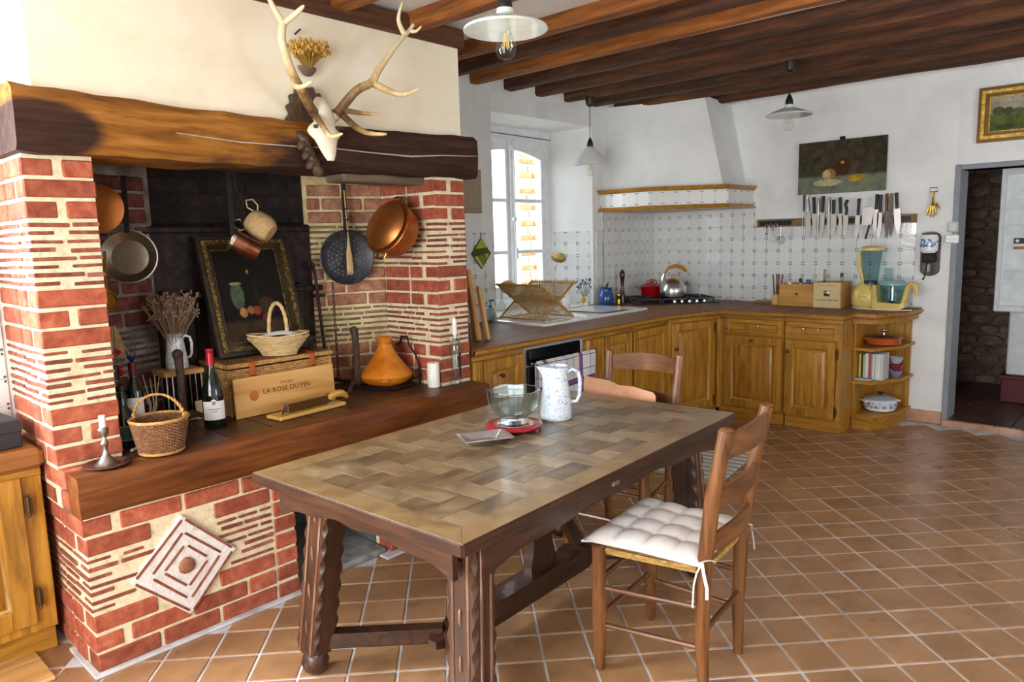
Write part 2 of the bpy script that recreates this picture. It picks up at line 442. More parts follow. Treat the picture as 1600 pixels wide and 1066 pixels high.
MRV = Matrix(((rl.x, 0, -rl.y * -1, 0), (rl.y, 0, -rl.x, 0), (0, 1, 0, 0), (0, 0, 0, 1)))
nrm = Vector((-rl.y, rl.x)) if (-rl.y * 0 + rl.x * -1) > 0 else Vector((rl.y, -rl.x))
nrm = Vector((0.0, 0.0)) + (Vector((-rl.y, rl.x)) if Vector((-rl.y, rl.x)).y < 0 else Vector((rl.y, -rl.x)))
MRV = Matrix(((rl.x, 0, nrm.x, 0), (rl.y, 0, nrm.y, 0), (0, 1, 0, 0), (0, 0, 0, 1)))
for i in range(3):
    for j in range(6):
        c = Vector((XW, Y1)) + rl * (TP * (i + .5) + .03) + nrm * .004
        place('tile', gl_me, wl, T(c.x, c.y, .932 + TP * (j + .5)) @ MRV)
# a few tiles beside the left-hand worktop
for i in range(6):
    for j in range(6): place('tile', gl_me, wl2, T(X2 + .008, .72 - TP * (i + .5), .815 + TP * (j + .5)) @ MLF)

# ---- the window above the sink
WP = flat('window_paint', '#eef2f5', .4)
w1 = tag(bpy.data.objects.new('window_1', None), kind='structure'); COL.objects.link(w1); w1.location = (XF, 4.63, .95)
def wpart(name, mb, mat, par=None):
    o = mb.build(name, mat, w1 if par is None else par)
    if par is None: o.matrix_parent_inverse = T(XF, 4.63, .95).inverted()
    return o
mb = MB().rbox(XF - .06, XF + .02, Ya - .02, Ya + .05, .95, Zt + .02, .005).rbox(XF - .06, XF + .02, Yb - .05, Yb + .02, .95, Zt + .02, .005)
mb.rbox(XF - .058, XF + .018, Ya, Yb, 2.36, Zt + .018, .005).rbox(XF - .06, XF + .03, Ya, Yb, .93, 1.03, .005)
wpart('window_frame', mb, WP)
ym = 4.63
for s, (ya, yb) in enumerate(((Ya + .04, ym), (ym, Yb - .04))):
    mb = MB(); xa, xb = XF - .035, XF + .012
    mb.rbox(xa, xb, ya, ya + .06, 1.02, 2.36, .006).rbox(xa, xb, yb - .06, yb, 1.02, 2.36, .006)
    mb.rbox(xa + .002, xb - .002, ya, yb, 1.021, 1.13, .006)
    arc = [(ya, 2.36), (ya, 2.24 if s else 2.30), (ym if s == 0 else ym, 2.30)]
    # arched head of the casement
    top = [(ya, 2.37), (yb, 2.37)] + [(yb - (yb - ya) * t / 6, 2.20 + .085 * math.sin(math.pi / 2 * ((t / 6) if s else 1 - t / 6))) for t in range(7)]
    mb.prism(top, xb - xa - .004, Matrix(((0, 0, 1, xa + .002), (1, 0, 0, 0), (0, 1, 0, 0), (0, 0, 0, 1))))
    wpart('casement', mb, WP)
    for zb in (1.42, 1.86): wpart('glazing_bar', MB().rbox(XF - .03, XF + .006, ya + .05, yb - .05, zb - .016, zb + .016, .006), WP)
    for za, zb in ((1.12, 1.41), (1.43, 1.85), (1.87, 2.32)): wpart('pane', MB().box(XF - .014, XF - .010, ya + .05, yb - .05, za, zb), PANE)
wpart('meeting_strip', MB().rbox(XF + .01, XF + .035, ym - .028, ym + .028, 1.03, 2.35, .01), WP)
mb = MB().cyl((XF + .05, ym, 1.05), (XF + .05, ym, 2.36), .007, 8)
for z in (1.1, 1.7, 2.3): mb.rbox(XF + .03, XF + .06, ym - .02, ym + .02, z - .015, z + .015, .004)
wpart('espagnolette_bolt', mb, WP)
wpart('window_handle', MB().rbox(XF + .05, XF + .075, ym - .012, ym + .012, 1.36, 1.46, .006), WP)
wpart('curtain_rod', MB().cyl((XF + .06, Ya + .03, 2.40), (XF + .06, Yb - .02, 2.39), .004, 6), flat('thin_rod', '#5d5d5d', .4, .8))
wpart('window_sill', MB().rbox(XF + .02, XW + .005, Ya + .02, Y1 - .01, .905, .931, .004), flat('cream_sill', '#ece9e2', .5))

# ---- rubble and brick wall of the house seen through the window
ext = tag(bpy.data.objects.new('garden_wall', None), 'brick and rubble garden wall seen through the sink window', 'wall'); COL.objects.link(ext); ext.location = (-5.9, 7.3, 0)
MB().box(-.25, -.02, -.70, 1.6, -1.0, 4).build('mortar_bed', MORTAR, ext)
STONE = tex('rubble_stone', ['#8a7a68', '#b3a48e', '#c9bfae'], 10, (1, 1, 1), .95, 0, .6, 40, .25)
ORB = tex('orange_brick', ['#a8603a', '#c47a4c', '#d08f66'], 16, (1, 1, 1), .9, 0, .5, 50, .2)
z = .3; r = 0
while z < 3.0:
    h = .075 if r % 2 else R_.uniform(.09, .13); yy = -.70
    while yy < 0.5:
        L = R_.uniform(.2, .24) if r % 2 else R_.uniform(.09, .2)
        MB().rbox(-.14, R_.uniform(0, .012), yy + .008, yy + L - .008, z + .008, z + h - .008, .012).build('brick' if r % 2 else 'stone', ORB if (r % 2) else STONE, ext); yy += L
    z += h; r += 1
struct('ground_outside', MB().box(-14, -4.45, -4, 12, -.3, -.2), tex('garden_gravel', ['#9a917f', '#b8b09d'], 20, rough=.95))

# ---- skirting
SK = tex('terracotta_skirting', ['#a5765a', '#bd8f72', '#c9a188'], 8, (1, 1, 1), .5, 0, .2, 30, .1)
bb = tag(bpy.data.objects.new('baseboard_back', None), kind='structure'); COL.objects.link(bb)
for i in range(2): MB().rbox(-1.56 + i * .135, -1.56 + i * .135 + .131, YB - .014, YB, .002, .1, .003).build('skirting_tile', SK, bb)
x = XD1 + .02
while x < 2.5: MB().rbox(x, x + .18, YB - .014, YB, .002, .1, .003).build('skirting_tile', SK, bb); x += .185

# ---- doorway to the scullery
JG = flat('grey_jamb_paint', '#8b9199', .6)
d1 = struct('door_1', MB().rbox(XD0 - .004, XD0 + .035, YB - .012, YB + .24, .03, ZD + .04, .004).rbox(XD0 + .034, XD1 - .034, YB - .010, YB + .238, ZD, ZD + .038, .004).rbox(XD1 - .035, XD1 + .004, YB - .012, YB + .24, .03, ZD + .04, .004), JG)
th = struct('trim_threshold', MB().box(XD0, XD1, YB - .02, YB + .22, -.01, .034), GROUT)
for i in range(6): MB().rbox(XD0 + .003 + i * .175, XD0 + .172 + i * .175, YB - .03, YB + .01, .0, .045, .004).build('threshold_tile', SK, th)
DT = tex('dark_scullery_tile', ['#35231b', '#4a3026', '#5d3e31'], 9, (1, 1, 1), .35, 0, .1, 30, .15)
f2 = struct('floor_scullery', MB().box(-2.0, 1.6, YB + .01, 8.3, -.1, .036), flat('dark_joint', '#2b2421', .8))
for i in range(8):
    for j in range(9):
        MB().rbox(-1.6 + i * .19, -1.6 + i * .19 + .183, YB + .03 + j * .19, YB + .03 + j * .19 + .183, .02, .042, .003).build('tile', DT, f2)
w2 = struct('wall_scullery', MB().box(-2.0, 1.6, 8.12, 8.3, 0, 2.7).box(-2.1, -2.0, YB + .2, 8.3, 0, 2.7).box(1.5, 1.6, YB + .2, 8.3, 0, 2.7), tex('grey_mortar', ['#544b44', '#6d635a', '#857a70'], 20, rough=.95, bump=.5))
struct('ceiling_scullery', MB().box(-2.1, 1.6, YB + .22, 8.3, 2.5, 2.6), WHITE)
z = .05; r = 0
while z < 2.2:
    h = R_.uniform(.07, .1); x = -1.75 + R_.uniform(0, .1)
    while x < -.75:
        L = R_.uniform(.09, .22)
        n = 7; poly = []
        for q in range(8):
            a = math.tau * q / 8 + .39
            poly.append((L / 2 * .97 * max(-1, min(1, 1.25 * math.cos(a))) + R_.uniform(-.006, .006), h / 2 * .92 * max(-1, min(1, 1.25 * math.sin(a))) + R_.uniform(-.005, .005)))
        MB().prism(poly, .05, T(x + L / 2, 8.135, z + h / 2) @ MBK, .008).build('stone', tex('scullery_stone', ['#574437', '#7b6350', '#967d68'], 9, (1, 1, 1), .9, 0, .4, 30, .35), w2)
        x += L + .008
    z += h + .008; r += 1
# ================================================================ FIREPLACE
FP = thing('fireplace', 'large open hearth of red brick and thin tile courses under an oak lintel', 'fireplace', (-3.15, 1.75, 0))
FI = T(3.15, -1.75, 0)
def fpart(name, mb, mat, smooth=35): 
    o = mb.build(name, mat, FP, smooth); o.matrix_parent_inverse = FI; return o
_bm = {}
def brick(name, mat, L, D, H, M):
    k = (name, mat.name, round(L, 2), round(D, 2), round(H, 3))
    if k not in _bm:
        L2, D2, H2 = k[2], k[3], k[4]
        _bm[k] = MB().rbox(-L2 / 2, L2 / 2, -D2, 0, -H2 / 2, H2 / 2, .005 if name == 'brick' else .0025).mesh(name, mat)
    o = place(name, _bm[k], FP, M); o.matrix_parent_inverse = FI; return o
def rows(z0, z1, spec, pb=.07, pt=.0285):
    hs = []
    for kind, n in spec: hs += [(kind, pb if kind == 'b' else pt)] * n
    s = (z1 - z0) / sum(h for _, h in hs); z = z0; out = []
    for k, h in hs: out.append((k, z, h * s)); z += h * s
    return out
def face(P, d, n, length, RW, own, skip=None, mb_=None, mt_=None, joint=.012, other=.11, end_open=True):
    """lay the courses RW on a face; own = parity at which this face keeps the corner"""
    d = Vector(d).normalized(); n = Vector(n).normalized()
    Mf = Matrix(((d.x, n.x, 0, 0), (d.y, n.y, 0, 0), (0, 0, 1, 0), (0, 0, 0, 1)))
    for q, (kind, z, h) in enumerate(RW):
        a = 0 if (own is None or q % 2 == own) else other + joint
        first = True
        while a < length - .03:
            if kind == 'b':
                L = .222 if (not first or own is not None and q % 2 == own) else (.222 if q % 2 else .105)
                if L > length - a - .06: L = length - a
            else:
                L = R_.uniform(.07, .19)
                if a + L > length - .05: L = length - a
            c = Vector(P) + d * (a + L / 2)
            if not (skip and skip(a + L / 2, z + h / 2, L)):
                w = R_.uniform
                if kind == 'b':
                    m = mb_ or BRICK; p = w(.001, .006)
                    brick('brick', m, L - joint * .1, .105, h - joint, T(c.x + n.x * p, c.y + n.y * p, z + h / 2 + w(-.002, .002)) @ Mf @ RYm(w(-.5, .5)))
                else:
                    m = mt_ or THIN; p = w(.000, .004)
                    brick('thin_tile', m, L, .08, .0105 + (q % 3) * .002, T(c.x + n.x * p, c.y + n.y * p, z + h / 2 + w(-.003, .003)) @ Mf @ RYm(w(-1.3, 1.3)))
            a += L + joint; first = False
UP = [('b', 3), ('t', 7), ('b', 3), ('t', 8), ('b', 3)]
RW = rows(.752, 1.858, UP)
LOW = rows(.004, .592, [('b', 3), ('t', 7), ('b', 2)])
PXF, PY0, PY1 = -2.94, .735, .962
QX, QY0, QY1 = -2.93, 2.592, 2.815
fpart('mortar_bed', MB().box(X2 - .05, PXF - .004, PY0 + .004, PY1 - .004, .6, 1.87), MORTAR)
fpart('mortar_bed', MB().box(-3.45, QX - .004, QY0 + .004, QY1 - .004, .6, 1.87), MORTAR)
face((PXF, PY0), (0, 1), (1, 0), PY1 - PY0, RW, 0)
face((PXF, PY0), (-1, 0), (0, -1), .47, RW, 1)
face((-2.874, .742), (-1, 0), (0, -1), .53, rows(.595, .752, [('b', 2)]), None)
face((QX, QY0), (0, 1), (1, 0), QY1 - QY0, RW, 0)
face((QX, QY0), (-1, 0), (0, -1), .45, RW, 1)
# splayed cheeks and sooty back
OLD = tex('faded_brick', ['#7b4a37', '#9a6a52', '#b08a70'], 22, (1, 1, 1), .9, 0, .4, 60, .2)
OLDT = tex('smoked_thin_tile', ['#5e4a3a', '#7d6650', '#9a7c62'], 30, (1, 1, 1), .9, 0, .5, 70, .25)
OLDM = tex('smoked_mortar', ['#a3946b', '#cfc08f', '#ddd0a6'], 9, (1, 1, 1), .95, 0, .5, 60)
GREYM = tex('grey_sooty_mortar', ['#4b443c', '#7f766a', '#a39a8c'], 7, (1, 1, 1), .95, 0, .6, 50)
sd = Vector((-.355, -.935)); sn = Vector((.935, -.355))
sl = Vector((-.355, .935)); ln = Vector((.935, .355))
LP = Vector((-3.36, .962)); RP = Vector((-3.38, QY0))
def slab(P, d, n, L, z0, z1, th, mat, name):
    q = [P, P + d * L, P + d * L - n * th, P - n * th]
    fpart(name, MB().prism([(v.x, v.y) for v in q], z1 - z0, T(0, 0, z0)), mat)
slab(RP - sn * .005, sd, sn, .44, .74, 2.0, .1, OLDM, 'cheek_mortar')
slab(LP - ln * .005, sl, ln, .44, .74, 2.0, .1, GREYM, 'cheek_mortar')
face(RP, sd, sn, .42, RW, None, mb_=OLD, mt_=OLDT)
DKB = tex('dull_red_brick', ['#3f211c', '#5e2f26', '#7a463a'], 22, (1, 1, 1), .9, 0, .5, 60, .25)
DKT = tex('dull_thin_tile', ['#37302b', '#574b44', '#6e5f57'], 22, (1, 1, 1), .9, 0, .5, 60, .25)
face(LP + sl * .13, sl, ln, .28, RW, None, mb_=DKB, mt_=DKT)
fpart('flue_wall', MB().box(-3.75, -3.556, .9, 2.65, .74, 2.6).box(-3.75, -2.95, .80, .90, 1.87, 2.6).box(-3.75, -2.95, 2.64, 2.79, 1.87, 2.6).box(-3.75, -2.95, .8, 2.79, 2.6, 2.65), SOOT)
face((-3.552, 2.21), (0, -1), (1, 0), .86, rows(1.645, 1.87, [('b', 3)]), None, mb_=SOOT)
fpart('soot_lining', MB().box(-3.1, -2.955, .8, 2.79, 1.95, 2.6), SOOT)
# fireback: cast plate with rounded bars
fpart('fireback', MB().rbox(-3.545, -3.515, 1.30, 2.20, .745, 1.64, .008), IRON)
for i in range(7):
    yy = 1.38 + i * .12
    fpart('fireback_bar', MB().rbox(-3.515, -3.49, yy - .03, yy + .03, .76, 1.30, .012).lathe([(.03, 0), (.029, .01), (.02, .022), (1e-5, .028)], 12, T(-3.515, yy, 1.30) @ axes((1, 0, 0))), IRON)
fpart('fireback_rail', MB().rbox(-3.515, -3.48, 1.33, 2.24, 1.28, 1.31, .006).rbox(-3.515, -3.5, 1.31, 2.19, 1.60, 1.63, .005), IRON)
# hearth: front beam, tiles
HB = wood('hearth_beam_oak', 'y', ['#4a250e', '#6e3c16', '#8a5322'], .45, .05, 3, .25)
mb = MB(); rings = []
for i in range(16):
    yy = .745 + 2.045 * i / 15; w = R_.uniform
    rings.append([(-2.87, yy, .597), (-2.762 + w(-.002, .002), yy, .597 + w(-.002, .002)), (-2.757, yy, .604), (-2.757 + w(-.002, .002), yy, .738), (-2.764, yy, .746), (-2.87, yy, .746)])
mb.loft(rings); fpart('hearth_beam', mb, HB)
HT = tex('dark_hearth_tile', ['#2e1a14', '#45281e', '#5c382b'], 12, (1, 1, 1), .38, 0, .2, 40, .2)
HJ = tex('hearth_joint', ['#5d4b42', '#7b685c'], 20, rough=.9)
fpart('hearth_bed', MB().box(-3.6, -2.86, .752, 2.81, .55, .7415), HJ)
ht = MB().rbox(-.097, .097, -.097, .097, -.01, 0, .002).mesh('hearth_tile', HT)
for i in range(3):
    for j in range(10):
        x, yy = -2.965 - i * .2, .85 + j * .2
        if i < 3 and (yy < PY1 + .02 or yy > QY0 - .02) and x < PXF - .02: continue
        o = place('hearth_tile', ht, FP, T(x, yy, .745)); o.matrix_parent_inverse = FI
# lower brickwork left and right of the ash opening
BX = -2.778
fpart('base_mortar', MB().box(-3.42, BX - .004, .757, 1.568, .0, .6), MORTAR)
fpart('base_mortar', MB().box(-3.42, BX - .004, 2.084, 2.78, 0, .6), MORTAR)
DY, DZ, DR = 1.09, .305, .195
skip = lambda a, z, L: max(abs(.753 + a - DY) - L * .32, 0) + abs(z - DZ) < DR + .01
face((BX, .753), (0, 1), (1, 0), .71, LOW, 0, skip)
face((BX, .753), (-1, 0), (0, -1), .62, LOW, 1)
PIER = rows(.004, .592, [('b', 8)])
face((BX, 1.475), (0, 1), (1, 0), .098, PIER, None)
face((BX, 1.572), (-1, 0), (0, 1), .11, PIER, None)
face((BX, 2.08), (0, 1), (1, 0), .70, LOW, 0)
face((BX, 2.08), (-1, 0), (0, -1), .11, LOW, 1)
# opening: grey metal lined recess and stone sill
ASH = tex('blue_grey_slate', ['#3c4148', '#565d66', '#757c84'], 6, (1, 1, 1), .7, 0, .3, 30)
fpart('ash_recess', MB().box(-3.42, -3.40, 1.57, 2.09, .0, .6).box(-3.42, -2.9, 1.56, 1.575, 0, .6).box(-3.42, -2.9, 2.075, 2.09, 0, .6), ASH)
fpart('ash_sill', MB().rbox(-3.41, -2.80, 1.575, 2.078, -.003, .03, .01), tex('grey_stone_sill', ['#6a6a6a', '#8c8c8b', '#a2a19f'], 12, rough=.9, bump=.4))
fpart('cement_skirt', MB().prism([(-3.05, .735), (BX + .018, .735), (BX + .024, 1.6), (BX, 1.6), (BX, .753), (-3.05, .753)], .012).rbox(BX - .02, BX + .05, 2.02, 2.8, 0, .012, .005), GROUT)
# diamond of tiles on edge
DM = tex('white_diamond_mortar', ['#d5cfc6', '#e8e5e0', '#f0eeea'], 25, (1, 1, 1), .9, 0, .6, 80)
MD = T(BX, DY, DZ) @ MLF @ RZ(45)
inl = fpart('diamond_inlay', MB().rbox(-.145, .145, -.145, .145, -.01, .012, .004, MD), DM)
for s in (.137, .098, .062):
    for k in range(4):
        Mk = MD @ RZ(90 * k) @ T(0, s, .012) @ RZ(R_.uniform(-2, 2))
        o = MB().rbox(-s + .006 + R_.uniform(0, .01), s - .004 - R_.uniform(0, .012), -.0045, .0045, -.01, .004, .002, Mk).build('thin_tile', THIN, inl)
mb = MB(); mb.ball((0, 0, 0), .034, 10, .45, None); mb.v = [tuple(MD @ RZ(20) @ T(0, 0, .014) @ Vector((x * (1 + .15 * math.sin(7 * y * 100)), y, z))) for x, y, z in mb.v]
mb.build('round_pebble', tex('rusty_pebble', ['#7a4a33', '#99664a', '#a97a5f'], 30, bump=.5), inl)
# oak lintel
def lintel_mat():
    m, nt, b = nodes('lintel_oak')
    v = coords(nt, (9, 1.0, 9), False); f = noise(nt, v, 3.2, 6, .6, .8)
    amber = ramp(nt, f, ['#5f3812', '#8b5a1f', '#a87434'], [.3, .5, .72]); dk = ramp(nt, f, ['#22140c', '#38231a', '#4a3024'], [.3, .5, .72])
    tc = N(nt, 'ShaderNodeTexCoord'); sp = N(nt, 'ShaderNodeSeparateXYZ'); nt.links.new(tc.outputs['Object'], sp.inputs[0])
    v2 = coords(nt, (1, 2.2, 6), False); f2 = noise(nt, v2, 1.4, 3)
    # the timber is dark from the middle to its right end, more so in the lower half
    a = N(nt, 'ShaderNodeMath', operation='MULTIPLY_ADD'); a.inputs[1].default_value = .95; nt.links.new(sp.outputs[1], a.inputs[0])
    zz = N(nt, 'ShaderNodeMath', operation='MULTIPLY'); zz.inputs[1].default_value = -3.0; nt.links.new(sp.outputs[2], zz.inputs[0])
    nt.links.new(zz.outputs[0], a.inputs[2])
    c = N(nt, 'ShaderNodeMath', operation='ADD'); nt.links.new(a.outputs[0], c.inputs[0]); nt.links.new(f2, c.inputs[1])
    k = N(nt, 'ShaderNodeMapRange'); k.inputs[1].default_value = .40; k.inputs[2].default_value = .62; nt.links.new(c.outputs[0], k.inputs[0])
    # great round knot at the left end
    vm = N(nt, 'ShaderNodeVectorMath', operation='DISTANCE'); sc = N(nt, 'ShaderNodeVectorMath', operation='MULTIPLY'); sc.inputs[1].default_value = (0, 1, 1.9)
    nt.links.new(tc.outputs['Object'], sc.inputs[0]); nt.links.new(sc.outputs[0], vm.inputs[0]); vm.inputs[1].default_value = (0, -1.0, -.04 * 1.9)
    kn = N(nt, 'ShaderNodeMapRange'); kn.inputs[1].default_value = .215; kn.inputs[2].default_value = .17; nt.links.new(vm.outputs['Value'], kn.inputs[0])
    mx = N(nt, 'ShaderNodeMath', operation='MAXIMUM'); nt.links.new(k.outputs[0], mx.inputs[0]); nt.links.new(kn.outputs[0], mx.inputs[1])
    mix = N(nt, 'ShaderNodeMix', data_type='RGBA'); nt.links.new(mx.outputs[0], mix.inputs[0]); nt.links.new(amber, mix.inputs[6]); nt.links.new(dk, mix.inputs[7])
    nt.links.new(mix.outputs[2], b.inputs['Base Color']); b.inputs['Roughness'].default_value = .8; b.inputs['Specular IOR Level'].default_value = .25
    bumpn(nt, b, noise(nt, coords(nt, (7, 1, 7), False), 7, 5), .5, .012)
    return m
mb = MB(); rings = []
for i in range(33):
    yy = -1.075 + 2.15 * i / 32; w = R_.uniform
    zt = .108 - .022 * math.sin(math.pi * i / 32) + w(-.004, .004); zb = -.115 + w(-.004, .004)
    x0 = .0 + w(-.004, .004)
    rings.append([(-.33, yy, zb), (x0 - .02, yy, zb), (x0 - .004, yy, zb + .02), (x0 + .004, yy, 0), (x0, yy, zt - .025), (x0 - .03, yy, zt), (-.33, yy, zt)])
mb.loft(rings)
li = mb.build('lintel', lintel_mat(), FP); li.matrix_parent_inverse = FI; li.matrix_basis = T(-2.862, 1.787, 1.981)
pts = [(.003, -.55, -.015), (.006, -.3, -.03), (.006, 0, -.028), (.006, .1, -.022), (.006, .35, -.028), (.006, .6, -.03), (.006, .8, -.012), (.005, 1.02, -.002), (.005, 1.07, .002)]
MB().tube(pts, [.0015, .003, .002, .003, .003, .0045, .003, .002, .001], 5).build('crack', flat('pale_crack', '#b7ada0', .9), li)
GW = wood('grey_weathered_beam', 'y', ['#4a3d30', '#6a5a48', '#7d6d59'], .8, .05, 3, .5)
fpart('inner_lintel', MB().rbox(-3.16, -3.0, 2.08, 2.60, 1.83, 1.90, .01), GW)
fpart('lintel_bedding', MB().rbox(-3.38, -2.955, PY0 + .01, PY1, 1.855, 1.872, .004).rbox(-3.38, -2.945, QY0, QY1 - .01, 1.855, 1.872, .004), MORTAR)
# plastered breast above
cb = MB().box(-3.75, -2.93, .79, 2.80, 2.02, 2.64)
fpart('plaster_breast', cb, CREAM)
fpart('breast_back', MB().box(-3.95, -3.62, .9, 2.815, 0, 2.66), WHITE)
# ================================================================ KITCHEN UNITS
def FR(x, y, z, right):
    """frame: local x to the viewer's right, local y into the unit, local z up"""
    r = Vector(right).normalized(); return Matrix(((r.x, -r.y, 0, x), (r.y, r.x, 0, y), (0, 0, 1, z), (0, 0, 0, 1)))
def door_mb(w, h, s=.06, t=.022):
    mb = MB()
    mb.rbox(0, s, -t, 0, 0, h, .003).rbox(w - s, w, -t, 0, 0, h, .003).rbox(s, w - s, -t, 0, 0, s, .003).rbox(s, w - s, -t, 0, h - s, h, .003)
    return mb
def panel_mb(w, h, s=.06, t=.022):
    r = lambda k, d: [(s + k, d, s + k), (w - s - k, d, s + k), (w - s - k, d, h - s - k), (s + k, d, h - s - k)]
    return MB().loft([r(-.002, -.002), r(0, -.019), r(.008, -.010), r(.014, -.008), r(.034, -.019), r(.036, -.0195)])
def add_door(par, M, w, h, knob=None, hinges=None, s=.06, name='door'):
    d = door_mb(w, h, s).build(name, oak('z'), par); d.matrix_basis = M
    panel_mb(w, h, s).build('panel', oak('z'), d)
    if knob: MB().lathe([(.008, 0), (.008, .012), (.014, .018), (.014, .024), (1e-5, .029)], 14, T(knob[0], -.022, knob[1]) @ axes((0, -1, 0))).build('knob', BRONZE, d)
    for hz in (hinges or []):
        MB().cyl((hz[0], -.022, hz[1] - .035), (hz[0], -.022, hz[1] + .035), .006, 10).ball((hz[0], -.022, hz[1] + .04), .006, 8).ball((hz[0], -.022, hz[1] - .04), .006, 8).rbox(hz[0] - .012, hz[0] + .012, -.024, -.018, hz[1] - .03, hz[1] + .03, .002).build('hinge', BRONZE, d)
    return d
def add_drawer(par, M, w, h):
    s = .036
    d = door_mb(w, h, s).build('drawer', oak('x'), par); d.matrix_basis = M
    r = lambda k, dd: [(s + k, dd, s + k), (w - s - k, dd, s + k), (w - s - k, dd, h - s - k), (s + k, dd, h - s - k)]
    MB().loft([r(-.002, -.002), r(0, -.018), r(.006, -.01), r(.01, -.01)]).build('panel', oak('x'), d)
    cx, cz = w / 2, h / 2
    mb = MB().tube([(cx - .055, -.02, cz + .014), (cx - .055, -.038, cz + .012), (cx - .045, -.045, cz - .008), (cx - .02, -.047, cz - .02), (cx + .02, -.047, cz - .02), (cx + .045, -.045, cz - .008), (cx + .055, -.038, cz + .012), (cx + .055, -.02, cz + .014)], [.006, .005, .005, .006, .006, .005, .005, .006], 8)
    mb.ball((cx - .055, -.026, cz + .014), .01, 8).ball((cx + .055, -.026, cz + .014), .01, 8)
    mb.build('handle', flat('pale_brass', '#d9cba2', .22, .9), d)
def unit(name, label, P, right, w, depth, z1=.871, post=None):
    """carcass with plinth, standing on the floor"""
    t = thing(name, label, 'cabinet', M=FR(P[0], P[1], 0, right))
    MB().rbox(0, w, 0, depth, .1, z1, .003).build('body', oak('z'), t)
    MB().rbox(.004, w - .004, .03, depth - .01, .0, .1, .002).build('plinth', oak('x'), t)
    MB().rbox(0, w, -.012, .02, z1 - .03, z1, .004).build('top_rail', oak('x'), t)
    return t
XC = -2.945
c = unit('base_cabinet', 'narrow oak base cabinet with fluted post, between hearth and dishwasher', (XC, 2.83), (0, 1), .448, .9)
mb = MB().rbox(.0, .075, -.03, 0, .1, .842, .006)
for i in range(3): mb.cyl((.018 + i * .02, -.03, .14), (.018 + i * .02, -.03, .80), .006, 8)
mb.build('post', oak('z'), c)
add_door(c, T(.085, 0, .115), .355, .72, (.14, .62), s=.07)
c = unit('base_cabinet', 'oak base cabinet post beside the dishwasher with a small wooden peg', (XC, 3.862), (0, 1), .248, .9)
add_door(c, T(.01, 0, .115), .235, .72)
MB().rbox(.03, .05, -.045, -.02, .76, .84, .004).build('peg', palew('z'), c)
c = unit('base_cabinet', 'oak base cabinet with panelled door under the right end of the sink', (XC, 4.115), (0, 1), .36, .9)
add_door(c, T(.012, 0, .115), .336, .72)
c = unit('base_cabinet', 'oak base cabinet with panelled door just before the angled corner door', (XC, 4.48), (0, 1), .495, .9)
add_door(c, T(.012, 0, .115), .47, .72)
dv = Vector((-2.765 + 2.935, 5.525 - 4.985)); dl = dv.length
c = unit('corner_cabinet', 'oak corner cabinet with one angled panelled door below the hob', (-2.935, 4.985), dv, dl, .55)
add_door(c, T(.03, 0, .115), dl - .10, .72, (.03, .52), [(dl - .115, .66), (dl - .115, .06)])
MB().rbox(dl - .05, dl + .0, -.03, 0, .1, .842, .005).build('post', oak('z'), c)
YC = 5.56
c = unit('drawer_cabinet', 'oak base cabinet with drawer and knob on the door rail, next to the corner', (-2.772, YC), (1, 0), .53, .76)
add_drawer(c, T(.042, 0, .715), .476, .128)
add_door(c, T(.042, 0, .115), .476, .59, (.238, .56))
MB().rbox(0, .036, -.024, 0, .1, .842, .004).build('post', oak('z'), c)
MB().rbox(-.01, .06, -.005, .1, .0, .099, .002).build('plinth', oak('x'), c)
c = unit('drawer_cabinet', 'oak base cabinet with drawer and hinged door, next to the open shelves', (-2.238, YC), (1, 0), .436, .76)
add_drawer(c, T(.012, 0, .715), .40, .128)
add_door(c, T(.012, 0, .115), .38, .59, (.03, .50), [(.393, .50), (.393, .06)])
MB().rbox(.40, .436, -.02, 0, .1, .842, .004).build('post', oak('z'), c)
# open end shelves
es = thing('shelf_unit', 'open oak end shelves with angled corners closing the run of cabinets', 'shelf', (-1.80, 5.80, 0))
pl = lambda k: [(.0, -k), (.14 + k * .4, -k), (.255 + k, .25 - k * .3), (.275 + k, .535), (.0, .535)]
MB().prism(pl(-.02), .10).build('plinth', oak('x'), es)
for z, k in ((.10, .012), (.365, .02), (.62, .02)):
    MB().prism(pl(k), .024, T(0, 0, z), .004).build('shelf_board', oak('x'), es)
MB().rbox(.006, .27, .515, .535, .12, .872, .002).build('back_panel', oak('z'), es)
MB().rbox(.0, .016, -.0, .535, .10, .872, .002).build('side_panel', oak('z'), es)
MB().prism(pl(.035), .04, T(0, 0, .83), .006).build('cornice', oak('x'), es)
# worktop
WT = wood('worktop_oak', 'y', ['#57351a', '#7c4f2a', '#936539'], .55, .05, 3, .08, 0)
wt = thing('worktop', 'brown oak worktop running round the corner from hearth to shelves', 'worktop', (-3.3, 5.2, .872))
top = [(XW, 2.83), (-2.905, 2.83), (-2.905, 4.975), (-2.745, 5.505), (-1.785, 5.505), (-1.785, 5.735), (-1.635, 5.735), (-1.49, 6.02), (-1.47, YB - .001), (XW, YB - .001)]
lo = [(x + 3.3, yy - 5.2) for x, yy in top]
MB().prism(lo, .043, None, .006).build('slab', WT, wt)
mo = []
for a, b in zip(top[1:9], top[2:9]):
    pass
edge = [(x + 3.3, yy - 5.2) for x, yy in top[1:9]]
MB().tube([(x + (.012 if i < 4 else 0) * 0, yy, .021) for i, (x, yy) in enumerate(edge)], .0135, 8).build('edge_moulding', oak('x'), wt)

